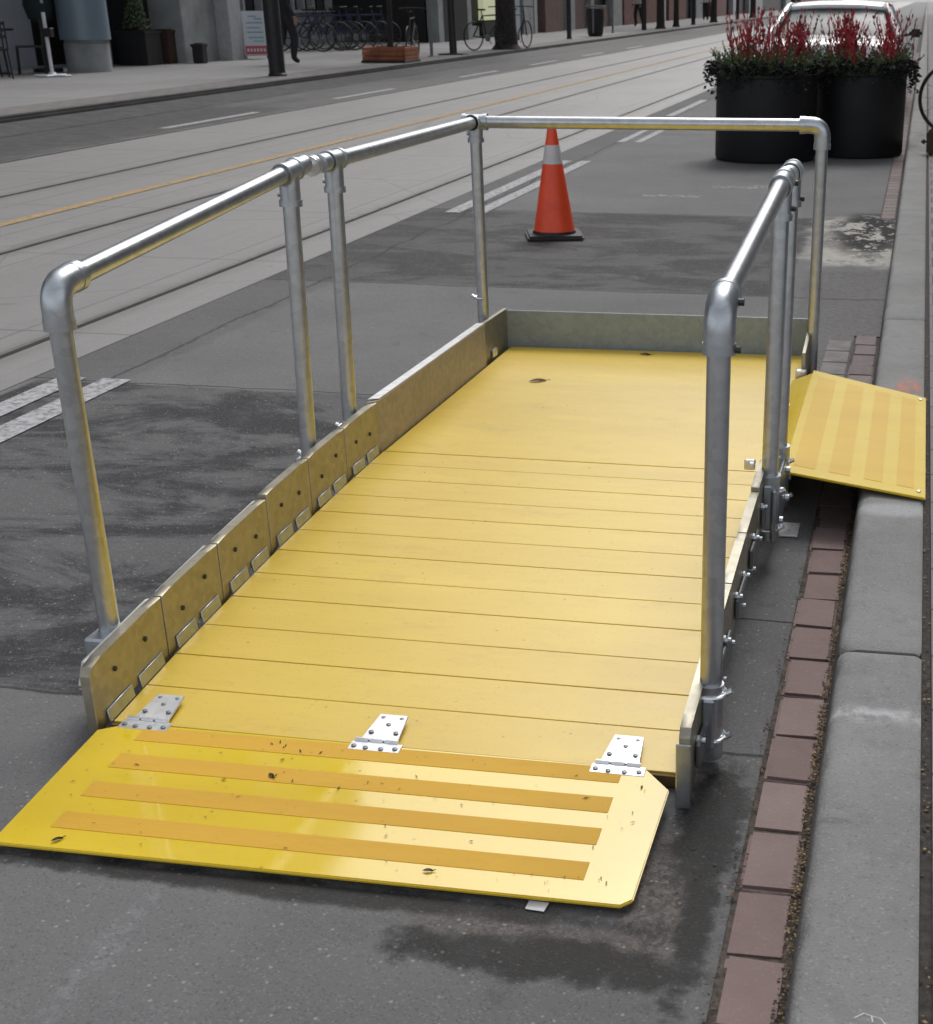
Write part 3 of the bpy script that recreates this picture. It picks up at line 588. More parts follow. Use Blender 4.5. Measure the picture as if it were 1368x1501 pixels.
P(MB().box(-.300, -.288, 3.36, 3.70, .075, .215, .004).tube([(-.287, 3.44, .19), (-.276, 3.44, .19)], .010, 8).tube([(-.287, 3.62, .19), (-.276, 3.62, .19)], .010, 8).tube([(-.287, 3.44, .11), (-.276, 3.44, .11)], .010, 8).tube([(-.287, 3.62, .11), (-.276, 3.62, .11)], .010, 8), 'backing_plate', 'fit')
for (y, zz) in ((2.36, .17), (3.42, .22), (3.70, .22), (5.05, .2)):
    P(MB().box(xl - .03, -1.5405, y - .04, y + .04, .03, zz, .005), 'post_bracket', 'fit')
P(MB().box(-.345, -.248, 3.600, 3.705, .002, .007, .001).lathe([(.008, 0), (.008, .004)], (-.268, 3.64, .007), 8).lathe([(.008, 0), (.008, .004)], (-.262, 3.685, .007), 8), 'foot_plate', 'flange', label='small metal foot plate on the asphalt under the middle posts')
# side bridge plate to the kerb
def sp(x, y, z): return (x, y, z)
fl = MB(); fl.hexa([(-.375, 3.86, .117), (-.300, 3.80, .150), (-.300, 4.83, .150), (-.375, 4.84, .117), (-.375, 3.86, .122), (-.303, 3.80, .155), (-.303, 4.83, .155), (-.375, 4.84, .122)], .001); P(fl, 'bridge_plate_flap', 'plate2')
m = MB(); pa = [(-.302, 3.690, .155), (.088, 3.592, .134), (.088, 4.62, .134), (-.302, 4.845, .155)]
m.prism(pa, (0, 0, .007), .002, 2); bp = P(m, 'bridge_plate', 'plate2', label='yellow bridge plate sloping down from the platform onto the kerb')
for (t0, t1) in ((.06, .22), (.32, .47), (.57, .70), (.80, .92)):
    def L(t, s, dzv): 
        a = Vector(pa[0]).lerp(Vector(pa[1]), t); b = Vector(pa[3]).lerp(Vector(pa[2]), t); v = a.lerp(b, s); return (v.x, v.y, v.z + .007 + dzv)
    m = MB(); m.hexa([L(t0, .06, -.002), L(t1, .06, -.002), L(t1, .94, -.002), L(t0, .94, -.002), L(t0, .06, .0008), L(t1, .06, .0008), L(t1, .94, .0008), L(t0, .94, .0008)]); P(m, 'grip_strip', 'tape2', bp)
m = MB()
for (x, y) in ((.070, 3.640), (.070, 4.585)): m.lathe([(.006, 0), (.006, .003), (.003, .004)], (x, y, .1425), 10)
P(m, 'screw', 'fit', bp, split=True)
P(MB().box(-.298, -.285, 4.80, 4.84, .10, .149, .003).box(-.298, -.285, 3.80, 3.84, .10, .149, .003), 'bridge_plate_bracket', 'fit')

# leaves and bits lying on the ramp
def leaf_obj(x, y, z, L, rz, label, mat='leaf'):
    m = MB(); v = []
    for i in range(7):
        t = i / 6; w = .38 * L * math.sin(PI * t) ** .8 + .0004; xx = (t - .5) * 2 * L
        v.append((m.bm.verts.new((xx, -w, .002 + .25 * w)), m.bm.verts.new((xx, 0, .001 + .0015 * math.sin(t * 5))), m.bm.verts.new((xx, w, .002 + .45 * w))))
    for a, b in zip(v, v[1:]):
        m.bm.faces.new((a[0], b[0], b[1], a[1])); m.bm.faces.new((a[1], b[1], b[2], a[2]))
    m.tube([(L * .9, 0, .002), (L * 1.5, L * .1, .003)], .0008, 5)
    o = m.build('fallen_leaf', mat); o.location = (x, y, z); o.rotation_euler = (0, 0, rz); return tag(o, label, 'leaf', 'fallen leaves on the ramp')
leaf_obj(-1.265, 4.70, .113, .032, .5, 'curled brown leaf lying on the platform near its rear left corner')
leaf_obj(-.965, 5.17, .1105, .022, 0, 'dark leaf lying against the rear board of the platform', 'litterd')
leaf_obj(-1.10, 2.095, zp(2.095) + .0085, .010, -.7, 'dark brown leaf on the front plate between its second and third grip strips', 'litterd')
leaf_obj(-1.385, 1.845, zp(1.85) + .0085, .010, .8, 'small brown leaf near the lower left corner of the front plate', 'litterd')
leaf_obj(-.72, 1.87, zp(1.87) + .0085, .009, .2, 'thin brown leaf near the lower edge of the pale half of the front plate', 'leaf')
m = MB()
for i in range(110):
    x = rl.uniform(-1.46, -.40); y = rl.uniform(1.85, 2.21)
    f = flake(m, x, y, zp(y) + .0098, rl.choice((.002, .0028, .0038, .0055)), rl, .4); f.material_index = rl.randrange(2)
for i in range(30):
    x = rl.uniform(-1.48, -.40); y = rl.uniform(2.3, 5.1)
    f = flake(m, x, y, dz(y) + .0015, rl.choice((.002, .003, .005)), rl, .45); f.material_index = rl.randrange(2)
tag(m.build('leaf_crumbs', ['litterd', 'leaf'], smooth=False), 'tiny brown leaf crumbs scattered over the yellow ramp surface', 'leaf litter', kind='stuff')
m = MB(); m.prism([(-.540, 1.823, .002), (-.508, 1.821, .002), (-.504, 1.840, .006), (-.538, 1.842, .005)], (0, 0, .0012)); tag(m.build('paper_scrap', 'paper'), 'scrap of white paper sticking out under the front edge of the ramp plate', 'paper scrap')

# ------------------------------------------------------------------ traffic cone
cn = empty('traffic_cone', (-2.165, 8.55, 0), 'orange traffic cone with one white band on a black base behind the ramp rail', 'traffic cone', rz=R(18))
m = MB(); m.box(-.172, .172, -.172, .172, .0, .030, .012, 2); m.lathe([(.135, .028), (.130, .045)], (0, 0, 0), 32); m.build('base', 'rubber', cn)
def cr(z): return .128 - (z - .03) / (.66 - .03) * .104
m = MB(); m.lathe([(.126, .046), (cr(.07), .07), (cr(.40), .40), (cr(.44), .4401)], seg=36); m.build('lower_cone', 'cone', cn)
m = MB(); m.lathe([(cr(.44) + .0015, .44), (cr(.548) + .0015, .548)], seg=36); m.build('reflective_band', 'conew', cn)
m = MB(); m.lathe([(cr(.548), .548), (cr(.64), .64), (.024, .655), (.018, .660)], seg=36); m.build('cone_tip', 'cone', cn)

# ------------------------------------------------------------------ planters
def leafquad(m, p, L, W, d, up, mi=0):
    d = Vector(d).normalized(); s = d.cross(up).normalized(); p = Vector(p)
    v = [m.bm.verts.new(q) for q in (p, p + d * L * .5 + s * W + Vector(up) * .1 * L, p + d * L, p + d * L * .5 - s * W + Vector(up) * .1 * L)]
    f = m.bm.faces.new(v); f.material_index = mi
def planter(cx, cy, r, h, seed, lab, ltw, lev, ltr):
    rg = random.Random(seed); c = (cx, cy, 0)
    e = empty('planter', c, lab, 'planter', 'black round planters')
    m = MB(); m.lathe([(r * .97, .004), (r, .03), (r, h - .03), (r + .008, h - .02), (r + .008, h), (r - .03, h), (r - .035, h - .07)], seg=56); m.build('pot', 'pot', e)
    m = MB(); m.lathe([(r - .036, h - .10), (r - .037, h - .045), (0.02, h - .02)], seg=40); m.build('soil', 'soil', e)
    # upright red twigs
    m = MB()
    for cl in range(6):
        ax = rg.uniform(-.25, .30); ay = rg.uniform(-.2, .2)
        for k in range(22):
            x, y = ax + rg.gauss(0, .05), ay + rg.gauss(0, .05); a = rg.uniform(0, 2 * PI); l = rg.uniform(.0, .22); H = rg.uniform(.28, .60)
            p0 = Vector((x, y, h - .05)); p1 = p0 + Vector((math.cos(a) * l * .4, math.sin(a) * l * .4, H * .5)); p2 = p0 + Vector((math.cos(a) * l + rg.uniform(-.03, .03), math.sin(a) * l, H))
            n0 = len(m.bm.faces); m.tube([p0, p1, p2], [.0055, .0042, .0018], 5)
            if rg.random() < .7:
                q = p1.lerp(p2, rg.uniform(.1, .6)); m.tube([q, q + Vector((rg.uniform(-.06, .06), rg.uniform(-.05, .05), rg.uniform(.08, .16)))], [.003, .0012], 4)
            # narrow red leaves / plumes along the twigs
            for _ in range(7):
                t = rg.uniform(.35, 1); q = p0.lerp(p2, t); leafquad(m, q, rg.uniform(.03, .06), .007, (rg.uniform(-.5, .5), rg.uniform(-.5, .5), 1), (0, 1, .1), 0)
            mi = 0 if rg.random() < .6 else 1
            m.bm.faces.ensure_lookup_table()
            for f in m.bm.faces[n0:]: f.material_index = mi
    tw = m.build('red_twig_plant', ['twig', 'twig2'], org=(0, 0, 0)); tw.location = c; tag(tw, ltw, 'plant', 'red twig plants in the planters')
    # evergreen boughs
    m = MB()
    for k in range(210):
        a = rg.uniform(0, 2 * PI); q = r * math.sqrt(rg.random()) * .9; b = Vector((math.cos(a) * q, math.sin(a) * q, h - .03)); d = Vector((math.cos(a) * rg.uniform(.2, 1), math.sin(a) * rg.uniform(.2, 1), rg.uniform(.5, 1.5))).normalized(); L_ = rg.uniform(.16, .34)
        for j in range(18):
            t = j / 18; leafquad(m, b + d * L_ * t, .065 * (1.15 - t), .009, d * .8 + Vector((rg.uniform(-1, 1), rg.uniform(-1, 1), rg.uniform(-.3, .6))), (rg.uniform(-1, 1), rg.uniform(-1, 1), .3), 0)
    ev = m.build('evergreen_boughs', ['green'], smooth=False); ev.location = c; tag(ev, lev, 'plant', 'evergreen boughs in the planters')
    m = MB()
    for k in range(130):
        a = rg.uniform(0, 2 * PI); b = Vector((math.cos(a) * r * .9, math.sin(a) * r * .9, h + rg.uniform(0, .07))); o_ = rg.uniform(.04, .15); dr_ = rg.uniform(.0, .22)
        for j in range(16):
            t = j / 15; q = b + Vector((math.cos(a) * o_ * math.sin(t * 1.9) * 1.1, math.sin(a) * o_ * math.sin(t * 1.9) * 1.1, .06 * math.sin(t * 3) - dr_ * t * t))
            leafquad(m, q, rg.uniform(.025, .05), .014, (rg.uniform(-1, 1), rg.uniform(-1, 1), rg.uniform(-.8, .4)), (rg.uniform(-1, 1), rg.uniform(-1, 1), .5), 0)
    tr = m.build('trailing_foliage', ['dgreen'], smooth=False); tr.location = c; tag(tr, ltr, 'plant', 'trailing foliage in the planters')
planter(-1.365, 13.30, .455, .735, 21, 'left of the two round black planters standing at the kerb', 'upright red twigs growing in the left black planter', 'green evergreen boughs filling the top of the left black planter', 'dark trailing foliage hanging over the rim of the left black planter')
planter(-.555, 13.83, .42, .735, 22, 'right of the two round black planters standing closest to the kerb', 'upright red twigs growing in the right black planter', 'green evergreen boughs filling the top of the right black planter', 'dark trailing foliage hanging over the rim of the right black planter')
def cabbage(x, y, z, r, label):
    m = MB(); rg = random.Random(int(x * 100))
    for ring in range(4):
        n = 7
        for k in range(n):
            a = 2 * PI * (k + ring * .5) / n; rr = r * (1 - ring * .2); el = .3 + ring * .32; d = Vector((math.cos(a) * math.cos(el), math.sin(a) * math.cos(el), math.sin(el))); leafquad(m, (0, 0, ring * r * .12), rr, rr * .42, d, (0, 0, 1))
    o = m.build('ornamental_cabbage', 'cab', smooth=False); o.location = (x, y, z); return tag(o, label, 'plant', 'ornamental cabbages in the planters')
cabbage(-.96, 13.18, .80, .085, 'pale green ornamental cabbage where the two black planters meet')
cabbage(-1.62, 12.93, .77, .05, 'small pale ornamental cabbage on the left part of the left planter')
cabbage(-.26, 13.48, .77, .05, 'small pale ornamental cabbage at the right end of the right planter')

# ------------------------------------------------------------------ car
def car(mat, loc, label, rz=0):
    e = empty('parked_car', loc, label, 'car', 'parked cars', rz)
    # y = 0 at rear bumper, +y towards the nose
    st = [  # y, z_low, z_mid, z_belt, half widths low, mid, belt
        (0.00, .38, .55, .74, .66, .74, .70), (.10, .26, .55, .86, .78, .86, .76), (.45, .20, .56, .92, .84, .895, .80), (1.2, .19, .56, .93, .87, .90, .83),
        (2.2, .18, .56, .90, .88, .90, .84), (3.2, .18, .56, .89, .87, .90, .82), (3.9, .19, .55, .84, .85, .89, .78), (4.4, .22, .52, .76, .80, .86, .70), (4.62, .30, .50, .64, .66, .74, .60)]
    m = MB(); rows = []
    for y, zl, zm, zb, wl, wm, wb in st:
        half = [(0, zl), (wl * .8, zl), (wl, zl + .06), (wm, zm), (wm * .985, zm + .12), (wb, zb - .02), (wb - .07, zb + .008), (0, zb + .03)]
        ring = half + [(-x, z) for x, z in half[-2:0:-1]]
        rows.append([m.bm.verts.new((x, y, z)) for x, z in ring])
    n = len(rows[0])
    for a, b in zip(rows, rows[1:]):
        for k in range(n): m.bm.faces.new((a[k], a[(k + 1) % n], b[(k + 1) % n], b[k]))
    m.bm.faces.new(rows[0]); m.bm.faces.new(rows[-1][::-1])
    body = m.build('body', mat, e, ang=50); md = body.modifiers.new('s', 'SUBSURF'); md.levels = 1; md.render_levels = 2
    # greenhouse: roof + pillars as paint shell, glass slightly inset
    def shell(dw, top): return [(.62, .92, .78 - dw), (1.22, top - .055, .60 - dw), (1.9, top, .615 - dw), (2.5, top - .01, .60 - dw), (3.25, .90, .74 - dw)]
    m = MB(); S_ = shell(0.02, 1.305); rr = []
    for y, z, w in S_: rr.append([m.bm.verts.new((x * w, y, z - (.02 if abs(x) > .9 else 0))) for x in (-1, -.6, 0, .6, 1)])
    base = [[m.bm.verts.new((sx * .80, y, .88)) for y, z, w in S_] for sx in (-1, 1)]
    for a, b in zip(rr, rr[1:]):
        for k in range(4): m.bm.faces.new((a[k], a[k + 1], b[k + 1], b[k]))
    for i in range(len(S_) - 1):
        m.bm.faces.new((base[0][i], rr[i][0], rr[i + 1][0], base[0][i + 1])); m.bm.faces.new((base[1][i], base[1][i + 1], rr[i + 1][4], rr[i][4]))
    m.build('window_glass', 'glass', e, ang=25)
    m = MB()   # roof skin
    y0, y1 = 1.20, 2.62; ys = [1.18, 1.3, 1.9, 2.45, 2.62]; zt = [1.262, 1.30, 1.325, 1.31, 1.285]; R1 = []
    for y, z in zip(ys, zt): R1.append([m.bm.verts.new((x, y, z - abs(x / .62) ** 3 * .035)) for x in (-.62, -.52, -.25, 0, .25, .52, .62)])
    for a, b in zip(R1, R1[1:]):
        for k in range(6): m.bm.faces.new((a[k], a[k + 1], b[k + 1], b[k]))
    rf = m.build('roof', mat, e); md = rf.modifiers.new('t', 'SOLIDIFY'); md.thickness = .035; md.offset = -1
    m = MB()
    for s in (-1, 1):
        m.tube([(s * .79, .52, .915), (s * .70, .85, 1.08), (s * .615, 1.2, 1.255), (s * .61, 1.5, 1.275)], [.05, .042, .036, .03], 8); m.tube([(s * .775, 3.3, .90), (s * .70, 2.95, 1.08), (s * .61, 2.6, 1.265)], .03, 8); m.tube([(s * .805, 1.98, .90), (s * .62, 1.98, 1.27)], .03, 8)
        m.tube([(s * .61, 1.2, 1.26), (s * .61, 2.6, 1.27)], .028, 8)
    m.pieces('pillar', mat, e)
    for s in (-1, 1):
        t = MB().box(s * .52, s * .80, .02, .16, .60, .76, .03, 2).build('tail_light', 'tail', e)
        h = MB().box(s * .50, s * .78, 4.45, 4.58, .52, .64, .03, 2).build('headlight', 'whitem', e)
        mi = MB().box(s * .875, s * 1.05, 2.92, 3.02, .86, .965, .03, 2).tube([(s * .80, 2.98, .89), (s * .90, 2.97, .90)], .02, 8).build('side_mirror', 'trim', e)
        for y in (.85, 3.75):
            w = MB().torus((s * .80, y, .31), .245, .068, 'x', 32, 10).build('wheel', 'rubber', e)
            MB().lathe([(.20, -.03), (.20, .03), (.06, .055), (.02, .05)] if s > 0 else [(.02, -.05), (.06, -.055), (.20, -.03), (.20, .03)], (s * .81, y, .31), 20, 'x').build('rim', 'pole', w)
    MB().box(-.84, .84, -.03, .12, .36, .50, .035, 3).build('rear_bumper', mat, e); MB().box(-.26, .26, -.012, .0, .56, .66, .004).build('licence_plate', 'whitem', e)
    MB().box(-.10, .10, .55, .60, .955, .975, .008).build('brake_light', 'chrome', e)
    MB().box(-.84, .84, 4.52, 4.66, .32, .46, .035, 3).build('front_bumper', mat, e)
    m = MB()
    for x in (-.36, .36): m.box(x - .13, x + .13, 1.35, 1.45, 1.0, 1.16, .04, 2)
    m.pieces('headrest', 'tail' if mat == 'car' else 'trim', e)
    return e
car('car', (-1.09, 17.75, 0), 'white sedan parked at the kerb behind the round black planters')

# ------------------------------------------------------------------ bicycles
def bicycle(mat, label):
    e = empty('bicycle', (0, 0, 0), label, 'bicycle')   # along local x
    for x in (-.52, .52):
        w = MB().torus((x, 0, .335), .318, .018, 'y', 40, 8).build('wheel', 'rubber', e)
        m = MB()
        for k in range(14):
            a = 2 * PI * k / 14; m.tube([(x, 0, .335), (x + .30 * math.cos(a), 0, .335 + .30 * math.sin(a))], .0016, 4)
        m.tube([(x, -.04, .335), (x, .04, .335)], .018, 8); m.build('spokes', 'pole', w)
    m = MB(); A, B, C_, D = (-.52, 0, .335), (-.08, 0, .29), (-.20, 0, .80), (.38, 0, .82)
    for p, q in ((A, B), (A, C_), (B, C_), (B, (.40, 0, .72)), (C_, D)): m.tube([p, q], .017, 8)
    m.tube([(.36, 0, .92), (.42, 0, .66), (.52, 0, .335)], .017, 8); m.build('frame', mat, e)
    MB().tube([(-.21, 0, .80), (-.23, 0, .92)], .012, 8).box(-.36, -.10, -.06, .06, .92, .96, .02, 2).build('saddle', 'rubber', e)
    MB().tube([(.36, 0, .90), (.36, 0, 1.0)], .012, 8).tube([(.30, -.30, 1.0), (.38, -.1, 1.01), (.38, .1, 1.01), (.30, .30, 1.0)], .012, 8).build('handlebar', 'rubber', e)
    MB().lathe([(.09, -.006), (.09, .006)], (-.08, -.04, .29), 20, 'y').tube([(-.08, -.05, .29), (.02, -.06, .14)], .010, 6).tube([(-.08, .05, .29), (-.18, .06, .44)], .010, 6).build('crank', 'pole', e)
    return e
bk = bicycle('blackbike', 'x')
place(bk, True, (.83, 14.62, KZ), R(4), 'black bicycle at the right edge whose front wheel shows beside the planters'); bk.rotation_euler[2] = R(176)
bb = bicycle('bluebike', 'x')
spots = [(-14.9, 34.3, 75), (-14.7, 34.9, 82), (-14.55, 35.5, 70), (-14.5, 36.1, 78), (-14.3, 36.6, 84), (-14.6, 35.2, 100), (-14.2, 37.0, 72)]
bl_ = ['leftmost blue bicycle in the rack under the shop windows', 'blue bicycle second from the left in the rack under the shop windows', 'blue bicycle in the middle of the rack, leaning left', 'blue bicycle right of the middle of the rack under the shop windows', 'blue bicycle second from the right end of the rack', 'blue bicycle parked askew across the others in the rack', 'rightmost blue bicycle in the rack, nearest the tree box']
for i, (x, y, a) in enumerate(spots): place(bb, i == 0, (x, y, .13), R(a - 60), bl_[i], 'bicycles parked in the far rack')
for (x, y, a, l) in ((-10.75, 36.3, 60, 'black bicycle leaning left of the thick dark tree trunk'), (-10.35, 37.6, 80, 'black bicycle leaning right of the thick dark tree trunk'), (-10.9, 31.0, 100, 'black bicycle parked between the orange tree box and the bike rack')):
    place(bk, False, (x, y, .13), R(a), l)
# bag at the right edge
bg = empty('bag', (.135, 12.66, KZ), 'dark and mustard bag standing on the sidewalk at the right edge', 'bag')
m = MB(); m.hexa([(-.055, -.07, 0), (.02, -.08, 0), (.02, .08, 0), (-.055, .07, 0), (-.065, -.05, .20), (.02, -.06, .21), (.02, .06, .21), (-.065, .05, .20)], .02, 3); m.build('dark_side', 'litterd', bg)
m = MB(); m.hexa([(.0205, -.08, 0), (.16, -.07, 0), (.16, .07, 0), (.0205, .08, 0), (.0205, -.06, .21), (.15, -.05, .20), (.15, .05, .20), (.0205, .06, .21)], .02, 3); m.build('mustard_side', 'yel', bg)
m = MB(); m.box(-.105, -.06, -.03, .03, .085, .125, .012, 2); m.build('strap_end', 'rubber', bg)
MB().tube([(-.03, 0, .20), (.02, 0, .26), (.09, 0, .26), (.12, 0, .20)], .008, 8).build('handle', 'rubber', bg)
# wooden or amber board leaning seen through the wheel
m = MB(); m.box(.30, .345, 16.0, 16.05, KZ, KZ + .22, .01, 2); tag(m.build('marker_post', 'amber'), 'short amber marker post seen through the bicycle wheel', 'marker post')

# ------------------------------------------------------------------ far side of the street
def lamp_post(x, y, r, h, label, mat='black', arm=True, group='posts along the far kerb', name='street_lamp', cat='street lamp'):
    e = empty(name, (x, y, .13), label, cat, group)
    MB().lathe([(r * 1.15, 0), (r * 1.15, .03), (r, .05), (r, 1.6), (r * .8, 1.75), (r * .55, h)], seg=20).build('pole', mat, e)
    if arm:
        MB().tube([(0, 0, h - .3), (.4, 0, h + .1), (1.6, 0, h + .3)], .045, 10).build('arm', mat, e); MB().box(1.5, 2.1, -.12, .12, h + .22, h + .36, .04, 2).build('lamp_head', 'pole', e)
    return e
lamp_post(-10.76, 23.68, .135, 7, 'thick black lamp post at the far kerb in front of the walking person')
def sign_pole(x, y, r, h, mat, label):
    e = empty('sign_pole', (x, y, .13), label, 'sign pole', 'posts along the far kerb')
    MB().lathe([(r * 1.8, 0), (r * 1.8, .02), (r, .03), (r, h)], seg=14).build('pole', mat, e); MB().box(-.16, .16, -r - .014, -r - .002, h - .5, h - .02, .004).build('sign_panel', 'whitem', e)
sign_pole(-10.82, 32.0, .035, 2.6, 'pole', 'thin grey sign pole right of the orange tree box')
lamp_post(-10.71, 33.23, .085, 5, 'black post on a wide foot between the grey sign pole and the lit window', name='street_post', cat='post', arm=False)
MB_ = empty('post_foot', (-10.71, 33.23, .13), 'flat dark foot plate around the black post right of the grey pole', 'foot plate'); MB().box(-.3, .3, -.22, .22, 0, .03, .008).build('plate', 'black', MB_)
lamp_post(-11.1, 46.4, .075, 6, 'black post standing left of the litter bin')
sign_pole(-11.4, 54.6, .035, 2.6, 'pole', 'thin grey sign pole right of the litter bin')
lamp_post(-11.1, 59.3, .10, 6, 'dark post beyond the litter bin, first of the distant row')
lamp_post(-10.9, 71, .10, 6, 'dark distant post halfway along the row of distant posts')
lamp_post(-10.9, 88, .10, 6, 'dark post farthest away along the far kerb')

def tree(x, y, r, h, label, seed, lean=0, crown=True, group='street trees along the far kerb'):
    rg = random.Random(seed); e = empty('street_tree', (x, y, .13), label, 'tree', group)
    m = MB(); pts = [(0, 0, 0), (0, 0, .12), (lean * .3, 0, .6), (lean, .02, 2), (lean * 1.2, .05, h * .6)]; m.tube(pts, [r * 1.5, r * 1.12, r, r * .9, r * .6], 12); tips = []
    top = Vector(pts[-1])
    for k in range(9):
        a = 2 * PI * k / 9 + rg.uniform(-.3, .3); b = Vector((math.cos(a), math.sin(a), rg.uniform(.6, 1.4))).normalized(); p0 = top - Vector((0, 0, rg.uniform(0, h * .15))); p1 = p0 + b * h * rg.uniform(.2, .4)
        m.tube([p0, p0.lerp(p1, .5) + Vector((0, 0, .1)), p1], [r * .4, r * .25, r * .1], 7); tips += [p0.lerp(p1, .55), p1]
        for j in range(2):
            q = p1 + Vector((rg.uniform(-1, 1), rg.uniform(-1, 1), rg.uniform(.2, 1))) * h * .12; m.tube([p0.lerp(p1, .6), q], [r * .15, r * .04], 5); tips.append(q)
    m.build('trunk', 'bark', e)
    m = MB()
    for t in tips:
        for j in range(45):
            d = Vector((rg.gauss(0, 1), rg.gauss(0, 1), rg.gauss(0, .8))) * h * .07; leafquad(m, t + d, .12, .05, (rg.uniform(-1, 1), rg.uniform(-1, 1), rg.uniform(-1, 1)), (rg.uniform(-1, 1), .3, rg.uniform(-1, 1)))
    m.build('crown', 'crown', e, smooth=False)
    return e
tree(-10.75, 29.2, .055, 5.5, 'thin dark street tree rising from the orange brown tree box', 5, .05)
tree(-10.5, 37.0, .27, 8, 'thick dark street tree trunk with bicycles leaning on both sides', 6)
for i, (y, r, s, l) in enumerate(((62, .16, 7, 'dark street tree just beyond the litter bin and grey pole'), (66, .12, 8, 'slim dark street tree second beyond the litter bin'), (78, .16, 9, 'dark street tree in the middle of the distant row'), (96, .18, 10, 'dark street tree near the far end of the distant row'), (125, .2, 12, 'most distant dark street tree on the far side'))): tree(-10.9, y, r, 7, l, s)
tb = empty('tree_box', (-10.75, 29.2, .13), 'low orange brown timber box around the thin street tree', 'tree box')
m = MB()
for a in range(4):
    c, s = math.cos(a * PI / 2), math.sin(a * PI / 2)
    for k in range(3): m.box(-.42, .42, .42, .46, .05 + k * .085, .125 + k * .085, .006, 1, Matrix.Rotation(a * PI / 2, 4, 'Z'))
m.pieces('board', 'orange_wood', tb); MB().box(-.415, .415, -.415, .415, .0, .16).build('soil', 'soil', tb); MB().box(-.47, .47, -.47, .47, -.001, .045, .006).build('plinth', 'bolt', tb)
m = MB(); rg = random.Random(4)
for k in range(60): leafquad(m, (rg.uniform(-.35, .35), rg.uniform(-.35, .3), .17), rg.uniform(.06, .2), .012, (rg.uniform(-.5, .5), rg.uniform(-.5, .5), 1), (0, 1, 0))
o = m.build('low_plants', 'green', smooth=False); o.location = (-10.75, 29.2, .13); tag(o, 'low green plants growing in the orange brown tree box', 'plant')
def wflower(x, l):
    e = empty('white_flower', (x, 28.95, .28), l, 'flower', 'white flowers in the tree box'); MB().tube([(0, 0, 0), (0, 0, .2)], .006, 6).build('stem', 'green', e)
    m = MB()
    for k in range(8): a = k * PI / 4; leafquad(m, (0, 0, .2), .07, .03, (math.cos(a), math.sin(a), .5), (0, 0, 1))
    m.build('petals', 'whitem', e, smooth=False)
wflower(-10.52, 'left of two white flowers in the orange tree box'); wflower(-10.38, 'right of two white flowers in the orange tree box')

# litter bin
bn = empty('litter_bin', (-11.0, 49.8, .13), 'dark rounded litter bin with a light hood on the far sidewalk', 'litter bin')
MB().lathe([(.22, .0), (.26, .08), (.31, .55), (.31, .82), (.27, .86)], seg=24).build('bin', 'black', bn); MB().box(-.34, .34, -.30, .30, .92, .97, .02, 2).build('hood', 'pole', bn); MB().tube([(-.29, 0, .8), (-.29, 0, .93)], .02, 6).tube([(.29, 0, .8), (.29, 0, .93)], .02, 6).pieces('hood_support', 'pole', bn); MB().box(-.025, .025, -.33, -.30, .1, .9).build('front_strip', 'pole', bn)

# A-frame board
af = empty('sandwich_board', (-14.15, 30.2, .13), 'white sandwich board with pale blue lines and a red lower band before the pale pillar', 'sandwich board', rz=R(28))
for s in (-1, 1):
    mt = Matrix.Translation((0, s * .20, 0)) @ Matrix.Rotation(s * .2, 4, 'X')
    pn = MB().box(-.25, .25, -.012, .012, .07, .97, .008, 2, mt).build('panel', 'whitep', af); MB().box(-.25, -.21, -.01, .01, 0, .08, .003, 1, mt).box(.21, .25, -.01, .01, 0, .08, .003, 1, mt).pieces('leg', 'pole', af)
    if s < 0:
        MB().box(-.235, .235, -.018, -.0125, .10, .27, 0, 1, mt).build('red_print', 'redband', pn)
        m = MB()
        for k, (z, a, b) in enumerate(((.85, -.12, .05), (.80, .0, .16), (.72, -.17, .18), (.62, -.17, .12), (.53, -.17, .17))): m.box(a, b, -.016, -.0125, z, z + .032, 0, 1, mt)
        m.pieces('text_line', 'blueprint', pn); MB().box(-.15, .17, -.016, -.0125, .42, .46, 0, 1, mt).box(-.05, .17, -.016, -.0125, .35, .38, 0, 1, mt).pieces('teal_line', 'tealprint', pn)
        m = MB()
        for k in range(6): m.box(-.2 + k * .068, -.16 + k * .068, -.0215, -.0185, .155, .215, 0, 1, mt)
        m.pieces('letter', 'whitep', pn)

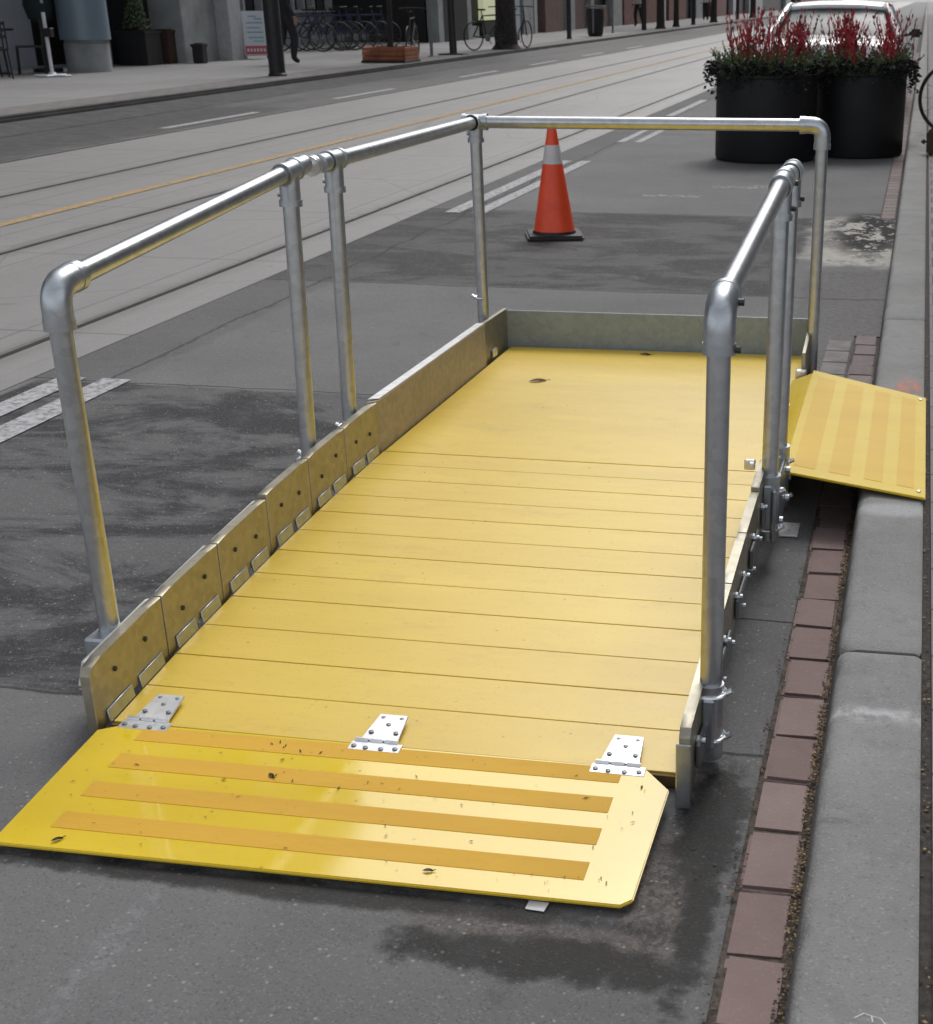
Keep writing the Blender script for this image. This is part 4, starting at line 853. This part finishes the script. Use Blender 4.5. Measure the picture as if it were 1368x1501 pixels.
# people
def person(x, y, rz, label, top='cloth', bottom='cloth', scale=1, phase=1):
    e = empty('person', (x, y, .13), label, 'person', rz=rz)
    me = bpy.data.meshes.new('body'); s = phase
    V = [((0, 0, .92), .18), ((0, 0, 1.12), .165), ((0, .01, 1.32), .165), ((0, .01, 1.44), .12), ((0, .02, 1.52), .055), ((0, .03, 1.60), .075), ((0, .035, 1.68), .092), ((0, .03, 1.75), .07),
         ((.09, 0, .90), .115), ((.10, .12 * s, .50), .085), ((.10, .06 * s, .11), .062), ((.10, .18 * s, .045), .04),
         ((-.09, 0, .90), .115), ((-.10, -.03 * s, .50), .085), ((-.10, -.22 * s, .13), .060), ((-.10, -.12 * s, .05), .04),
         ((.20, 0, 1.40), .062), ((.26, -.10 * s, 1.13), .045), ((.27, .04 * s, .92), .034), ((.27, .08 * s, .84), .038),
         ((-.20, 0, 1.40), .062), ((-.26, .08 * s, 1.13), .045), ((-.27, .26 * s, .96), .034), ((-.27, .31 * s, .89), .038)]
    Ed = [(0, 1), (1, 2), (2, 3), (3, 4), (4, 5), (5, 6), (6, 7), (0, 8), (8, 9), (9, 10), (10, 11), (0, 12), (12, 13), (13, 14), (14, 15), (3, 16), (16, 17), (17, 18), (18, 19), (3, 20), (20, 21), (21, 22), (22, 23)]
    me.from_pydata([v for v, r_ in V], Ed, [])
    b = bpy.data.objects.new('body', me); COL.objects.link(b); b.parent = e; b.modifiers.new('k', 'SKIN').use_smooth_shade = True
    for i, (v, r_) in enumerate(V): me.skin_vertices[0].data[i].radius = (r_, r_ * (.8 if i < 4 else 1)); 
    me.skin_vertices[0].data[0].use_root = True
    g = G('person_surface_' + top); z = g.sep()[2]; 
    cl = M[top].node_tree.nodes['Principled BSDF']; ct = {'cloth': (.018, .019, .026), 'clothl': (.5, .48, .47)}[top]
    c = g.mix(g.sm(z, 1.49, 1.50), g.mix(g.sm(z, .93, .94), (.02, .021, .027), ct), (.42, .25, .18)); hand = g.mul(g.sm(z, .89, .88), g.sm(g.math('ABSOLUTE', g.sep()[0]), .215, .225)); c = g.mix(hand, c, (.42, .25, .18)); c = g.mix(g.sm(z, .07, .06), c, (.012, .012, .012))
    g.out(c, .8); me.materials.append(g.m); b.modifiers.new('s', 'SUBSURF').levels = 2
    m = MB(); m.lathe([(.02, .105), (.07, .09), (.095, .04), (.10, -.02), (.085, -.07)], (0, -.002, 1.70), 18); m.build('hair', 'hair', e)
    m = MB()
    for sx in (-1, 1):
        m.lathe([(.004, -.008), (.011, 0), (.004, .008)], (sx * .032, .122, 1.69), 8)
    m.pieces('eye', 'rubber', e); m = MB(); m.tube([(0, .12, 1.69), (0, .145, 1.655), (0, .12, 1.65)], [.008, .013, .006], 8); m.tube([(-.022, .118, 1.62), (0, .124, 1.618), (.022, .118, 1.62)], .006, 6); m.build('nose_and_mouth', 'skin', e)
    m = MB()
    for q, k in ((V[19][0], 1), (V[23][0], -1)):
        for f in range(4): m.tube([Vector(q) + Vector((0, -.028 + f * .019, -.02)), Vector(q) + Vector((k * -.004, -.026 + f * .019, -.07)), Vector(q) + Vector((k * -.016, -.022 + f * .018, -.095 - (.008 if f in (1, 2) else 0)))], [.010, .009, .007], 6)
        m.tube([Vector(q) + Vector((0, .03, .0)), Vector(q) + Vector((-k * .01, .052, -.03)), Vector(q) + Vector((-k * .012, .056, -.055))], [.011, .010, .008], 6)
    m.pieces('finger', 'skin', e)
    return e
person(-12.40, 27.88, R(-38), 'person in dark clothing walking behind the thick black lamp post')
person(-12.6, 66.0, R(160), 'distant person in a light top on the far sidewalk, nearer of two', 'clothl')
person(-12.2, 84.0, R(10), 'distant person in a light top on the far sidewalk, farther of two', 'clothl', phase=-1)

# buildings
def bld(name, loc, label): return empty(name, loc, label, 'building', 'buildings across the street')
def upper_windows(e, x, ys, zs, w=1.4, h=1.6):
    f0 = MB().box(0, .08, -w / 2, w / 2, 0, h, .01).build('window', 'stone_l', e); p0 = MB().box(.081, .084, -w / 2 + .08, w / 2 - .08, .08, h - .08).build('pane', 'shopglass', f0)
    first = True
    for z in zs:
        for y in ys:
            o = f0 if first else copy_tree(f0, e); first = False; o.location = (x, y, z)
# A: nearest building with recess and round columns
A = bld('office_building', (-16.5, 21, 0), 'grey building with a recessed ground floor behind round columns')
def BX(x0, x1, y0, y1, z0, z1, name, mat, bev=0): return MB().box(x0, x1, y0, y1, z0, z1, bev).build(name, mat, A, (-16.5, 21, 0))
BX(-30, -14.25, 2, 30.0, 5.2, 23.5, 'upper_storeys', 'facade'); BX(-30, -16.9, 2, 26.3, .0, 5.2, 'recess_wall', 'palewall'); BX(-30, -16.9, 26.302, 27.25, 0, 5.2, 'dark_entrance', 'dark')
BX(-16.898, -16.86, 2, 26.2, 1.9, 2.4, 'wall_band', 'stone')
BX(-30, -15.3, 27.252, 27.9, 0, 5.2, 'inner_wall', 'dark'); BX(-15.298, -15.26, 27.3, 27.65, .13, 5.2, 'green_panel', 'tealw'); BX(-30, -14.6, 27.902, 29.35, 0, 5.2, 'stone_pier', 'stone', .02); BX(-30, -14.3, 29.352, 29.95, 0, 5.2, 'corner_pilaster', 'stone_l', .02)
m = MB(); m.lathe([(.43, .665), (.43, 5.2)], (-14.72, 24.51, 0), 44); m.build('column', 'colm', A, (-16.5, 21, 0))
m = MB(); m.lathe([(.385, .12), (.385, .60), (.37, .61), (.37, .664)], (-14.72, 24.51, 0), 44); m.build('column_base', 'stone', A, (-16.5, 21, 0))
m = MB(); m.lathe([(.52, .12), (.52, 5.2)], (-15.35, 13.0, 0), 32); m.build('column', 'colm', A, (-16.5, 21, 0))
def local_windows(e, org, x, ys, zs): upper_windows(e, x - org[0], [y - org[1] for y in ys], zs)
local_windows(A, (-16.5, 21), -14.25, [5, 9, 13, 17, 21, 25, 28.3], [6.4, 10.0, 13.6, 17.2])
# B: set back stone shop with mullioned windows
B = bld('shop_building', (-17.2, 36, 0), 'grey stone shop set back with mullioned windows above the bike rack')
def BB(x0, x1, y0, y1, z0, z1, name, mat, bev=0): return MB().box(x0, x1, y0, y1, z0, z1, bev).build(name, mat, B, (-17.2, 36, 0))
BB(-30, -17.2, 30.3, 42.0, 0, .95, 'wall', 'stone'); BB(-30, -17.2, 30.3, 42.0, 3.0, 19, 'upper_wall', 'stone'); BB(-30, -17.4, 30.3, 42.0, .95, 3.0, 'interior', 'shopglass'); BB(-17.22, -17.1, 30.3, 42, .96, 1.03, 'window_sill', 'stone_l')
for y in (37.3, 38.0, 39.3, 40.0, 40.7, 42.0, 36.2, 34.8): BB(-17.38, -17.18, y - .06, y + .06, 1.03, 3.0, 'mullion', 'stone_l')
local_windows(B, (-17.2, 36), -17.2, [32, 35, 38, 41], [4.6, 8.2, 11.8])
# C: long terrace reaching the building line
def block(name, y0, y1, mat, label, h, items):
    org = (-14.0, (y0 + y1) / 2, 0); e = bld(name, org, label)
    def b(x0, x1, a, c, z0, z1, nm, mt, bev=0): return MB().box(x0, x1, a, c, z0, z1, bev).build(nm, mt, e, org)
    b(-28, -13.95, y0, y1, 3.2, h, 'upper_wall', mat); b(-28, -14.35, y0, y1, 0, 3.2, 'back_wall', 'dark')
    for (a, c, nm, mt, z0, z1) in items: b(-14.3, -13.95 if nm in ('pier', 'door') else -14.12, a, c, z0, z1, nm, mt)
    local_windows(e, org[:2], -13.95, [y0 + 2 + k * 3.2 for k in range(int((y1 - y0 - 3) / 3.2) + 1)], [4.6, 8.2, 11.8][:int((h - 4) / 3.6)])
    return e
block('corner_shop', 42.05, 52.9, 'stone', 'dark fronted shop with a lit window behind the black post', 18, [(42.05, 42.5, 'pier', 'stone', 0, 3.2), (42.5, 44.9, 'door', 'dark', .13, 2.6), (44.9, 45.3, 'pier', 'stone', 0, 3.2), (45.3, 46.6, 'display', 'stone', 0, .5), (47.2, 49.2, 'lit_window', 'warm', .66, 2.8), (47.0, 49.4, 'stall_riser', 'dark', .13, .6), (49.9, 51.0, 'pier', 'palewall', 0, 3.2), (51.5, 52.8, 'pier', 'stone', 0, 3.2)])
block('brown_shop', 53.0, 66.8, 'brownw', 'brown fronted shop building left of the litter bin', 16, [(53, 53.4, 'pier', 'stone_l', 0, 3.2), (54.6, 57.4, 'door', 'brownw', .13, 3.2), (58.5, 59.4, 'pier', 'stone_l', 0, 3.2), (59.4, 62, 'display', 'brownw', .13, 3.2), (62.4, 63, 'pier', 'stone', 0, 3.2), (63.2, 66.8, 'display', 'brownw', .1, 1.0)])
block('brick_terrace', 66.9, 90, 'brickw', 'red brick terrace beyond the litter bin', 15, [(66.9, 69, 'pier', 'stone', 0, 3.2), (69.5, 78, 'pier', 'brickw', 0, 3.2), (79, 81, 'pier', 'stone_l', 0, 3.2), (83, 89, 'display', 'brickw', 0, 1.2)])
block('grey_terrace', 90.1, 150, 'facade', 'dark grey terrace near the far end of the street', 18, [(92, 95, 'pier', 'stone', 0, 3.2), (99, 106, 'pier', 'brickw', 0, 3.2), (110, 112, 'pier', 'stone_l', 0, 3.2), (120, 130, 'pier', 'stone', 0, 3.2)])
block('distant_terrace', 150.1, 260, 'brickw', 'hazy brick terrace at the far end of the street', 15, [(152, 160, 'pier', 'stone', 0, 3.2), (170, 200, 'pier', 'brickw', 0, 3.2)])
# right-hand buildings, outside the frame but closing the street
e = empty('office_building', (4.6, 20, 0), 'grey building lining the near sidewalk outside the right edge of the view', 'building')
MB().box(4.6, 16, 3, 120, 0, 17).build('wall', 'facade', e, (4.6, 20, 0))

# patio furniture, left
def cafe_chair():
    e = empty('cafe_chair', (0, 0, 0), 'x', 'chair', 'black patio chairs')
    MB().box(-.22, .22, -.22, .22, .43, .46, .01, 2).build('seat', 'black', e); m = MB()
    for z in (.62, .72, .82): m.box(-.21, .21, -.235, -.215, z, z + .05, .005)
    m.tube([(-.21, -.22, .44), (-.21, -.24, .88)], .013, 8); m.tube([(.21, -.22, .44), (.21, -.24, .88)], .013, 8); m.build('backrest', 'black', e)
    for x in (-.2, .2):
        for y in (-.2, .2): MB().tube([(x, y, .43), (x * 1.1, y * 1.1, 0)], .013, 8).build('leg', 'black', e)
    return e
def cafe_table():
    e = empty('cafe_table', (0, 0, 0), 'x', 'table', 'black patio tables'); MB().lathe([(.35, .70), (.36, .71), (.36, .73), (.34, .735)], seg=28).build('table_top', 'black', e); MB().tube([(0, 0, .02), (0, 0, .70)], .03, 10).build('column', 'black', e); MB().lathe([(.24, 0), (.22, .02), (.04, .04)], seg=24).build('base', 'black', e); return e
ch = cafe_chair()
cs = [(-14.9, 22.0, 40, 'black patio chair at the extreme left edge, nearest the road'), (-15.4, 22.6, 200, 'black patio chair second from the left edge'), (-15.2, 23.5, 120, 'black patio chair between the tables left of the round column'), (-16.3, 22.9, 20, 'black patio chair by the pale wall at the left edge'), (-16.3, 23.8, 300, 'black patio chair by the pale wall, nearer the column'), (-15.9, 21.8, 90, 'black patio chair behind the leftmost patio table')]
for i, (x, y, a, l) in enumerate(cs): place(ch, i == 0, (x, y, .13), R(a), l)
ct = cafe_table(); place(ct, True, (-15.3, 22.1, .13), 0, 'black round patio table at the left edge'); place(ct, False, (-15.8, 23.4, .13), 0, 'black round patio table nearer the round column')
ub = empty('menu_stand', (-14.4, 22.8, .13), 'white stand with flat cross shaped foot in front of the patio chairs', 'stand')
MB().tube([(0, 0, .03), (0, 0, 1.0)], .03, 12).build('post', 'whitem', ub); MB().box(-.30, .30, -.09, .09, 0, .03, .01).box(-.09, .09, -.30, .30, .003, .034, .01).lathe([(.08, .03), (.05, .07)], (0, 0, 0), 16).build('foot', 'whitem', ub); MB().box(-.02, .12, -.05, .05, .62, .76, .01).build('handle_box', 'black', ub)
um = empty('patio_umbrella', (-15.35, 24.2, .13), 'folded dark green patio umbrella hanging beside the round column', 'umbrella')
MB().lathe([(.06, .80), (.20, .88), (.26, 1.1), (.20, 1.8), (.05, 2.5)], seg=18).build('canopy', 'umb', um); MB().tube([(0, 0, 0), (0, 0, 2.6)], .025, 10).build('pole', 'black', um); MB().lathe([(.25, 0), (.25, .06), (.05, .08)], seg=20).build('base', 'black', um); MB().lathe([(.01, 0), (.035, .03), (.01, .06)], (.2, -.2, 1.13), 10).build('tie_knob', 'whitem', um)
def topiary(x, y, w, h, label, l2, mat='black', s=1, seed=1):
    e = empty('planter_box', (x, y, .13), label, 'planter', 'dark planter boxes at the entrance')
    MB().box(-w / 2, w / 2, -w / 2, w / 2, 0, h, .015, 2).box(-w / 2 - .02, w / 2 + .02, -w / 2 - .02, w / 2 + .02, h - .05, h + .004, .01, 2).build('box', mat, e); MB().box(-w / 2 + .04, w / 2 - .04, -w / 2 + .04, w / 2 - .04, h + .0045, h + .02).build('soil', 'soil', e)
    if not l2: return
    rg = random.Random(seed); m = MB()
    for k in range(1300):
        t = rg.random() ** .7; z = h + .05 + (1 - t) * 0 + .75 * s * (1 - t); r_ = (.26 * t + .02) * s * math.sqrt(rg.random()); a = rg.uniform(0, 2 * PI); leafquad(m, (r_ * math.cos(a), r_ * math.sin(a), z), .05, .02, (rg.uniform(-1, 1), rg.uniform(-1, 1), rg.uniform(-.5, 1)), (rg.uniform(-1, 1), rg.uniform(-1, 1), .4))
    tpo = empty('topiary', (x, y, .13), l2, 'topiary', 'topiaries at the entrance'); m.build('foliage', 'green', tpo, smooth=False); MB().tube([(0, 0, h), (0, 0, h + .5)], .02, 8).build('stem', 'bark', tpo)
topiary(-15.15, 27.1, .62, .62, 'broad black planter box holding the cone shaped topiary', 'dark green cone topiary in the broad black planter box', seed=3)
topiary(-15.55, 26.3, .34, .62, 'dark slim planter box right beside the round column', None, 'facade')
topiary(-14.95, 27.75, .32, .62, 'dark narrow planter box right of the topiary', None, 'litterd')
topiary(-14.35, 28.0, .22, .36, 'small black box at the foot of the stone pier', None)

# ------------------------------------------------------------------ light, camera
SUN_EL, SUN_AZ = 52, 8          # azimuth measured from +Y towards +X
w = bpy.data.worlds.new('World'); scene.world = w; w.use_nodes = True; nt = w.node_tree; bgn = nt.nodes['Background']
sky = nt.nodes.new('ShaderNodeTexSky'); sky.sky_type = 'NISHITA'; sky.sun_disc = False; sky.sun_elevation = R(SUN_EL); sky.sun_rotation = R(SUN_AZ); sky.dust_density = 3; sky.air_density = 1; sky.altitude = 100
hs = nt.nodes.new('ShaderNodeHueSaturation'); hs.inputs['Saturation'].default_value = .2; nt.links.new(sky.outputs[0], hs.inputs['Color']); nt.links.new(hs.outputs[0], bgn.inputs[0]); bgn.inputs[1].default_value = .13
sl = bpy.data.lights.new('sun', 'SUN'); sl.energy = .8; sl.angle = R(28); sl.color = (1, .97, .93); so = bpy.data.objects.new('sun', sl); COL.objects.link(so)
dirv = Vector((math.sin(R(SUN_AZ)) * math.cos(R(SUN_EL)), math.cos(R(SUN_AZ)) * math.cos(R(SUN_EL)), math.sin(R(SUN_EL)))); so.rotation_euler = dirv.to_track_quat('Z', 'Y').to_euler(); so.location = dirv * 30
cam = bpy.data.cameras.new('camera'); co = bpy.data.objects.new('camera', cam); COL.objects.link(co); scene.camera = co
co.location = (0, 0, 1.37); co.rotation_euler = (PI / 2 - .4014, 0, .182)
cam.sensor_fit = 'HORIZONTAL'; cam.sensor_width = 36; cam.lens = 2048 / 1368 * 36; cam.shift_x = -(951 - 684) / 1368; cam.shift_y = (864 - 750.5) / 1368; cam.clip_end = 3000; cam.clip_start = .05
cam.dof.use_dof = True; cam.dof.focus_distance = 3.1; cam.dof.aperture_fstop = 15
scene.view_settings.view_transform = 'Standard'; scene.view_settings.look = 'None'; scene.view_settings.gamma = 1; scene.view_settings.exposure = .72
